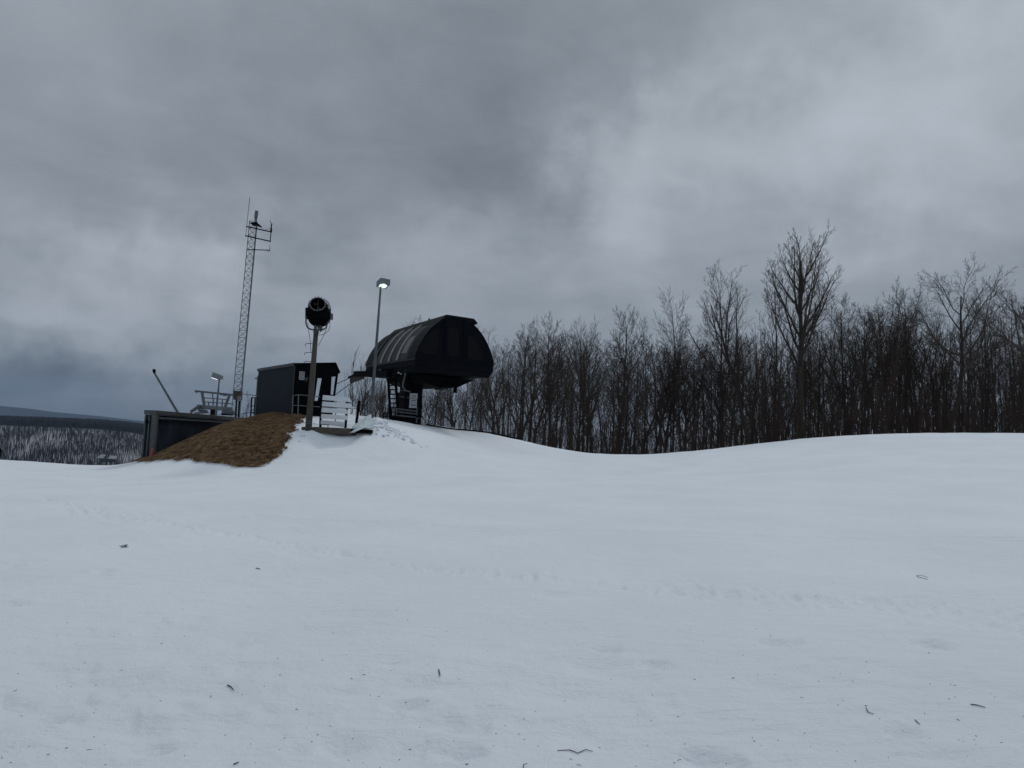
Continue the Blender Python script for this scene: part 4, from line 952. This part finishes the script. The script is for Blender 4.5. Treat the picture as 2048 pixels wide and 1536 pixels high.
# brush and crowded thin stems at the foot of the wood
t = Tree(5)
def stems(n_, p0, p1, d0, d1, h0, h1, r_, tw):
    for k in range(n_):
        px = random.uniform(p0, p1); D_ = random.uniform(d0, d1); q = P(px, 870, D_); z = gz(q.x, q.y) - .1
        hh = random.uniform(h0, h1) * (1.25 if px > 1500 else 1); pts = [Vector((q.x, q.y, z))]; d = Vector((random.gauss(0, .07), random.gauss(0, .07), 1))
        for i_ in range(3):
            d = d + Vector((random.gauss(0, .05), random.gauss(0, .05), 0)); pts.append(pts[-1] + d.normalized() * hh / 3)
        r = r_ * random.uniform(.6, 1.3); t.tube(t.c, pts, [r, r * .8, r * .6, r * .3], 3)
        for j_ in range(tw):
            u = random.uniform(.3, .98) * 3; i_ = min(int(u), 2); a = pts[i_].lerp(pts[i_ + 1], u - i_); an = random.uniform(0, 6.28); l = random.uniform(.5, 1.4)
            e1 = a + Vector((math.cos(an) * .5, math.sin(an) * .5, .8)) * l * .6; t.tube(t.c, [a, e1, e1 + Vector((math.cos(an) * .25, math.sin(an) * .25, .8)) * l * .5], [r * .45, .012, .008], 3)
stems(1150, 985, 2230, 58, 100, 4, 9.5, .04, 8)
stems(230, 690, 985, 58, 90, 3, 6, .03, 6)
stems(1000, 1000, 2230, 57, 70, 1.5, 3.8, .018, 6)
stems(550, 1500, 2230, 60, 110, 5, 10, .036, 8)
stems(40, 470, 512, 55, 68, 2, 4.2, .03, 6)
me = raw_mesh('undergrowth', t.c[0], t.c[1], [M['brush']]); o = bpy.data.objects.new('undergrowth', me); COL.objects.link(o); tag(o, 'tangled brown undergrowth and thin stems at the foot of the wood', 'undergrowth', kind='stuff')

# ------------------------------------------------------------------ far country
def farmat(name, c1, c2, scale):
    return mat(name, c1, .95, scale=scale, col2=c2, spec=.1)
M['farslope'] = farmat('snow_and_litter_slope', (.16, .16, .17), (.46, .46, .49), .012)
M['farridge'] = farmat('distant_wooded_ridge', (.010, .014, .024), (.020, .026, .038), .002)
# snowy wooded hillside across the valley
hx = [-900, -500, -200, 0, 130, 200, 260, 289, 310, 340, 380, 430, 520, 700]
hy = [835, 840, 846, 851, 856, 859, 865, 871, 878, 890, 908, 930, 960, 1000]
cols = np.arange(-700, 620, 6.0); rows = np.linspace(0, 1, 46)
Vh = []
for c_ in cols:
    ty = float(np.interp(c_, hx, hy))
    for u in rows:
        if u <= .6:
            v = u / .6; D_ = 1150 + 450 * v; yy = 1010 + (ty - 1010) * (v ** .85); p = P(c_, yy, D_)
        else:
            v = (u - .6) / .4; D_ = 1600 + 900 * v; p0 = P(c_, ty, 1600); p = P(c_, ty, D_); p.z = p0.z + 20 * v - 6 * v * v
        Vh.append(p)
Vh = np.array([tuple(v) for v in Vh]); Vh[:, 2] += fbm(Vh[:, 0] * .01, Vh[:, 1] * .01, 3) * 5 * np.clip((1600 - Vh[:, 1]) / 300, .15, 1)
nc, nr_ = len(cols), len(rows); idx = np.arange(nc * nr_).reshape(nc, nr_)
Qh = np.stack([idx[:-1, :-1], idx[1:, :-1], idx[1:, 1:], idx[:-1, 1:]], -1).reshape(-1, 4)
me = raw_mesh('hillside', Vh, Qh, [M['farslope']], True); o = bpy.data.objects.new('hillside', me); COL.objects.link(o); tag(o, 'snowy wooded hillside across the valley', kind='structure')
# its trees: a mass nobody could count
Hv = Vh.reshape(nc, nr_, 3)
def fartrees(n_, u0, u1, w0, w1, h0, h1, thin=None):
    ci = rng.uniform(0, nc - 1.001, n_); ri = rng.uniform(u0 * (nr_ - 1), u1 * (nr_ - 1) - .001, n_)
    i0 = ci.astype(int); j0 = ri.astype(int); a = (ci - i0)[:, None]; b = (ri - j0)[:, None]
    p = (Hv[i0, j0] * (1 - a) + Hv[i0 + 1, j0] * a) * (1 - b) + (Hv[i0, j0 + 1] * (1 - a) + Hv[i0 + 1, j0 + 1] * a) * b
    if thin is not None:
        k = fbm(p[:, 0] * .012, p[:, 1] * .012, 4) + rng.normal(0, .12, n_) > thin; p = p[k]
    m = len(p); h = rng.uniform(h0, h1, m); w_ = rng.uniform(w0, w1, m); V_ = []
    an = rng.uniform(0, 6.28, m)
    for zf, wf in ((-.05, .28), (.35, .45), (.62, 1.0), (.85, .75), (1.0, .05)):
        for q in range(4):
            V_.append(np.stack([p[:, 0] + np.cos(an + q * 1.571) * w_ * wf * .5, p[:, 1] + np.sin(an + q * 1.571) * w_ * wf * .5, p[:, 2] + h * zf], 1))
    V_ = np.stack(V_, 1); b0 = np.arange(m)[:, None] * 20; F_ = []
    for r_ in range(4):
        for q in range(4): F_.append(b0 + [[r_ * 4 + q, r_ * 4 + (q + 1) % 4, r_ * 4 + 4 + (q + 1) % 4, r_ * 4 + 4 + q]])
    return V_.reshape(-1, 3), np.vstack(F_)
va, fa = fartrees(46000, .0, .60, .35, 1.25, 8, 17, -.35)
vb, fb = fartrees(24000, .60, .86, 3, 7, 12, 19)
me = raw_mesh('far_woods', np.vstack([va, vb]), np.vstack([fa, fb + len(va)]), [M['fartree']]); o = bpy.data.objects.new('far_woods', me); COL.objects.link(o)
tag(o, 'far off bare woods covering the snowy hillside', 'woods', kind='stuff')
# house on the hillside
hc = P(215, 921, 1290)
M['farwall'] = mat('far_house_wall', (.05, .05, .055), .9)
hou = thing('house', 'tiny far house with pale snowy roofs on the wooded hillside', 'house', hc)
mb = MB(); mb.prism([hc + Vector((-14, 0, -3)), hc + Vector((13, 0, -3)), hc + Vector((13, 0, 3)), hc + Vector((-14, 0, 4))], (0, 9, 0)); mb.build('wall', M['farwall'], hou)
mb = MB(); mb.prism([hc + Vector((-19, -2, 4.6)), hc + Vector((-8, -2, 3.2)), hc + Vector((-6, 4, 9)), hc + Vector((-15, 4, 10))], (0, .5, .8)); mb.build('roof', M['signw'], hou)
mb = MB(); mb.prism([hc + Vector((1, -2, 3.4)), hc + Vector((15, -2, 3)), hc + Vector((14, 4, 8)), hc + Vector((2, 4, 8.4))], (0, .5, .8)); mb.build('roof', M['signw'], hou)
# blue mountains beyond
mxp = [-1400, -700, -300, 0, 290, 500, 900, 1500, 2400, 3200]; myp = [800, 796, 800, 812, 843, 866, 893, 915, 950, 980]
cols = np.arange(-1400, 3200, 25.0); V_ = []
for c_ in cols:
    ty = float(np.interp(c_, mxp, myp)) + .8 * float(vnoise(np.array([c_ * .02]), np.array([3.]))[0])
    for D_, u in ((6500, 0.), (7500, .5), (8600, .9), (9000, 1.), (9800, .8)):
        top_ = P(c_, ty, 9000).z; p = P(c_, 900, D_); p.z = -170 + (top_ + 170) * u; V_.append(tuple(p))
nc = len(cols); idx = np.arange(nc * 5).reshape(nc, 5); Qm = np.stack([idx[:-1, :-1], idx[1:, :-1], idx[1:, 1:], idx[:-1, 1:]], -1).reshape(-1, 4)
me = raw_mesh('mountains', V_, Qm, [M['farridge']], True); o = bpy.data.objects.new('mountains', me); COL.objects.link(o); tag(o, 'long blue wooded mountain ridge on the horizon', kind='structure')

# ------------------------------------------------------------------ haze
HAZE = 6e-5
if HAZE:
    mb = MB(); s = 16500; frustz = (-330, 900)
    mb.add([(-s, -s, frustz[0]), (s, -s, frustz[0]), (s, s, frustz[0]), (-s, s, frustz[0]), (-s, -s, frustz[1]), (s, -s, frustz[1]), (s, s, frustz[1]), (-s, s, frustz[1])],
           [(3, 2, 1, 0), (4, 5, 6, 7), (0, 1, 5, 4), (1, 2, 6, 5), (2, 3, 7, 6), (3, 0, 4, 7)])
    m = bpy.data.materials.new('haze_air'); m.use_nodes = True; nt = m.node_tree; nt.nodes.remove(nt.nodes['Principled BSDF'])
    pv = nt.nodes.new('ShaderNodeVolumePrincipled'); pv.inputs['Color'].default_value = (.50, .69, .95, 1); pv.inputs['Density'].default_value = HAZE
    nt.links.new(pv.outputs[0], nt.nodes['Material Output'].inputs['Volume'])
    o = mb.build('haze', m); tag(o, 'thin bluish air haze', kind='stuff')

# ------------------------------------------------------------------ sky
w_ = bpy.data.worlds.new('World'); sc.world = w_; w_.use_nodes = True; nt = w_.node_tree; N = nt.nodes; L = nt.links
bg = N['Background']
SUN_EL, SUN_AZ = R_(52), R_(35)     # azimuth from +Y toward +X
sky = N.new('ShaderNodeTexSky'); sky.sky_type = 'NISHITA'; sky.sun_disc = False; sky.sun_elevation = SUN_EL; sky.sun_rotation = SUN_AZ; sky.altitude = 500
tc = N.new('ShaderNodeTexCoord')
def mth(op, a, b=None, c=None):
    n_ = N.new('ShaderNodeMath'); n_.operation = op
    for k, v in enumerate((a, b, c)):
        if v is None: continue
        if isinstance(v, (int, float)): n_.inputs[k].default_value = v
        else: L.new(v, n_.inputs[k])
    return n_.outputs[0]
sp = N.new('ShaderNodeSeparateXYZ'); L.new(tc.outputs['Generated'], sp.inputs[0])
zc = mth('ADD', mth('MAXIMUM', sp.outputs[2], 0.0), .16)
cv = N.new('ShaderNodeCombineXYZ'); L.new(mth('DIVIDE', sp.outputs[0], zc), cv.inputs[0]); L.new(mth('DIVIDE', sp.outputs[1], zc), cv.inputs[1])
def nz(vec, scale, det, rough=.55, dist=0.0):
    n_ = N.new('ShaderNodeTexNoise'); n_.inputs['Scale'].default_value = scale; n_.inputs['Detail'].default_value = det; n_.inputs['Roughness'].default_value = rough; n_.inputs['Distortion'].default_value = dist
    L.new(vec, n_.inputs['Vector']); return n_
# warped direction for the large cloud masses
wn = nz(tc.outputs['Generated'], 5.0, 8, .6)
vs_ = N.new('ShaderNodeVectorMath'); vs_.operation = 'SUBTRACT'; L.new(wn.outputs['Color'], vs_.inputs[0]); vs_.inputs[1].default_value = (.5, .5, .5)
vm = N.new('ShaderNodeVectorMath'); vm.operation = 'SCALE'; L.new(vs_.outputs[0], vm.inputs[0]); vm.inputs['Scale'].default_value = .42
va_ = N.new('ShaderNodeVectorMath'); va_.operation = 'ADD'; L.new(tc.outputs['Generated'], va_.inputs[0]); L.new(vm.outputs[0], va_.inputs[1])
vn = N.new('ShaderNodeVectorMath'); vn.operation = 'NORMALIZE'; L.new(va_.outputs[0], vn.inputs[0])
blobs = [ # px, py, radius (rad), amplitude (relative)
 (960, 240, .20, -.18), (560, 260, .24, -.07), (1060, 370, .10, -.14), (1380, 180, .11, -.06), (1930, 190, .15, .44), (1300, 375, .085, .40), (1500, 340, .10, .24), (1680, 290, .13, .32), (1150, 460, .08, .18),
 (900, 500, .09, .24), (1880, 480, .13, -.14), (60, 330, .12, -.10), (90, 60, .16, .08), (200, 585, .07, .50), (420, 560, .06, .46), (40, 640, .07, .16), (620, 640, .09, .16), (330, 480, .05, .02),
 (-80, 800, .09, -.36), (130, 785, .09, -.34), (350, 785, .09, -.34), (560, 790, .07, -.16), (120, 715, .04, -.10), (640, 430, .08, -.10), (2000, 10, .1, -.04), (1250, 540, .1, .10), (640, 700, .06, .06), (-150, 500, .15, .05)]
acc = None
for (px, py, rad, amp) in blobs:
    d = ray(px, py).normalized(); dp = N.new('ShaderNodeVectorMath'); dp.operation = 'DOT_PRODUCT'; L.new(vn.outputs[0], dp.inputs[0]); dp.inputs[1].default_value = d
    e = mth('MULTIPLY', mth('EXPONENT', mth('MULTIPLY', mth('SUBTRACT', dp.outputs['Value'], 1.0), 2.0 / rad ** 2)), amp)
    acc = e if acc is None else mth('ADD', acc, e)
cm = N.new('ShaderNodeMapping'); cm.inputs['Rotation'].default_value = (0, 0, R_(-35)); cm.inputs['Scale'].default_value = (1.0, 1.15, 1); L.new(cv.outputs[0], cm.inputs[0])
c1 = nz(cm.outputs[0], 1.0, 8, .58, .4); c2 = nz(cm.outputs[0], 3.0, 9, .62, .5)
mpz = N.new('ShaderNodeMapping'); mpz.inputs['Scale'].default_value = (2.0, 2.0, 14.0); L.new(tc.outputs['Generated'], mpz.inputs[0]); c3 = nz(mpz.outputs[0], 2.0, 5, .55)
low = mth('SUBTRACT', 1.0, mth('MINIMUM', mth('MULTIPLY', mth('MAXIMUM', sp.outputs[2], 0), 5.0), 1.0))
v = mth('ADD', 1.0, acc)
v = mth('ADD', v, mth('MULTIPLY', mth('SUBTRACT', c1.outputs['Fac'], .5), .72))
v = mth('ADD', v, mth('MULTIPLY', mth('SUBTRACT', c2.outputs['Fac'], .5), .46))
v = mth('ADD', v, mth('MULTIPLY', mth('MULTIPLY', mth('SUBTRACT', c3.outputs['Fac'], .5), .5), low))
# overcast sky brightens toward the zenith, above the picture
zen = mth('POWER', mth('MAXIMUM', mth('SUBTRACT', sp.outputs[2], .62), 0), 1.0)
v = mth('ADD', v, mth('MULTIPLY', zen, 3.2))
v = mth('MAXIMUM', mth('MULTIPLY', v, .335), .03)
# dark cloud is bluer
cr = N.new('ShaderNodeValToRGB'); el = cr.color_ramp.elements; el[0].position = .10; el[0].color = (.86, .99, 1.18, 1); el[1].position = .45; el[1].color = (.905, .988, 1.09, 1)
e3 = el.new(.26); e3.color = (.88, .99, 1.11, 1)
L.new(v, cr.inputs[0])
sc_ = N.new('ShaderNodeVectorMath'); sc_.operation = 'SCALE'; L.new(cr.outputs[0], sc_.inputs[0]); L.new(v, sc_.inputs['Scale'])
sk = N.new('ShaderNodeVectorMath'); sk.operation = 'SCALE'; L.new(sky.outputs[0], sk.inputs[0]); sk.inputs['Scale'].default_value = .05
mx = N.new('ShaderNodeMixRGB'); mx.inputs[0].default_value = .97; L.new(sk.outputs[0], mx.inputs[1])
# cloud radiance is given at strength 1; divide by the background strength below
BGS = .1
s10 = N.new('ShaderNodeVectorMath'); s10.operation = 'SCALE'; L.new(sc_.outputs[0], s10.inputs[0]); s10.inputs['Scale'].default_value = 1 / BGS
sk.inputs['Scale'].default_value = 1.0
L.new(s10.outputs[0], mx.inputs[2]); L.new(mx.outputs[0], bg.inputs['Color']); bg.inputs['Strength'].default_value = BGS
w_.cycles.sampling_method = 'MANUAL'; w_.cycles.sample_map_resolution = 512

sd = bpy.data.lights.new('sun', 'SUN'); sd.energy = .62; sd.angle = R_(12); sd.color = (1.0, .97, .93)
so = bpy.data.objects.new('sun', sd); COL.objects.link(so)
dirv = Vector((math.sin(SUN_AZ) * math.cos(SUN_EL), math.cos(SUN_AZ) * math.cos(SUN_EL), math.sin(SUN_EL)))
so.rotation_euler = dirv.to_track_quat('Z', 'Y').to_euler()
sc.view_settings.view_transform = 'Standard'; sc.view_settings.look = 'None'; sc.view_settings.exposure = 0; sc.view_settings.gamma = 1
sc.view_settings.use_curve_mapping = False
sc.cycles.max_bounces = 5; sc.cycles.diffuse_bounces = 3; sc.cycles.volume_bounces = 0; sc.cycles.glossy_bounces = 3
sc.cycles.use_denoising = True
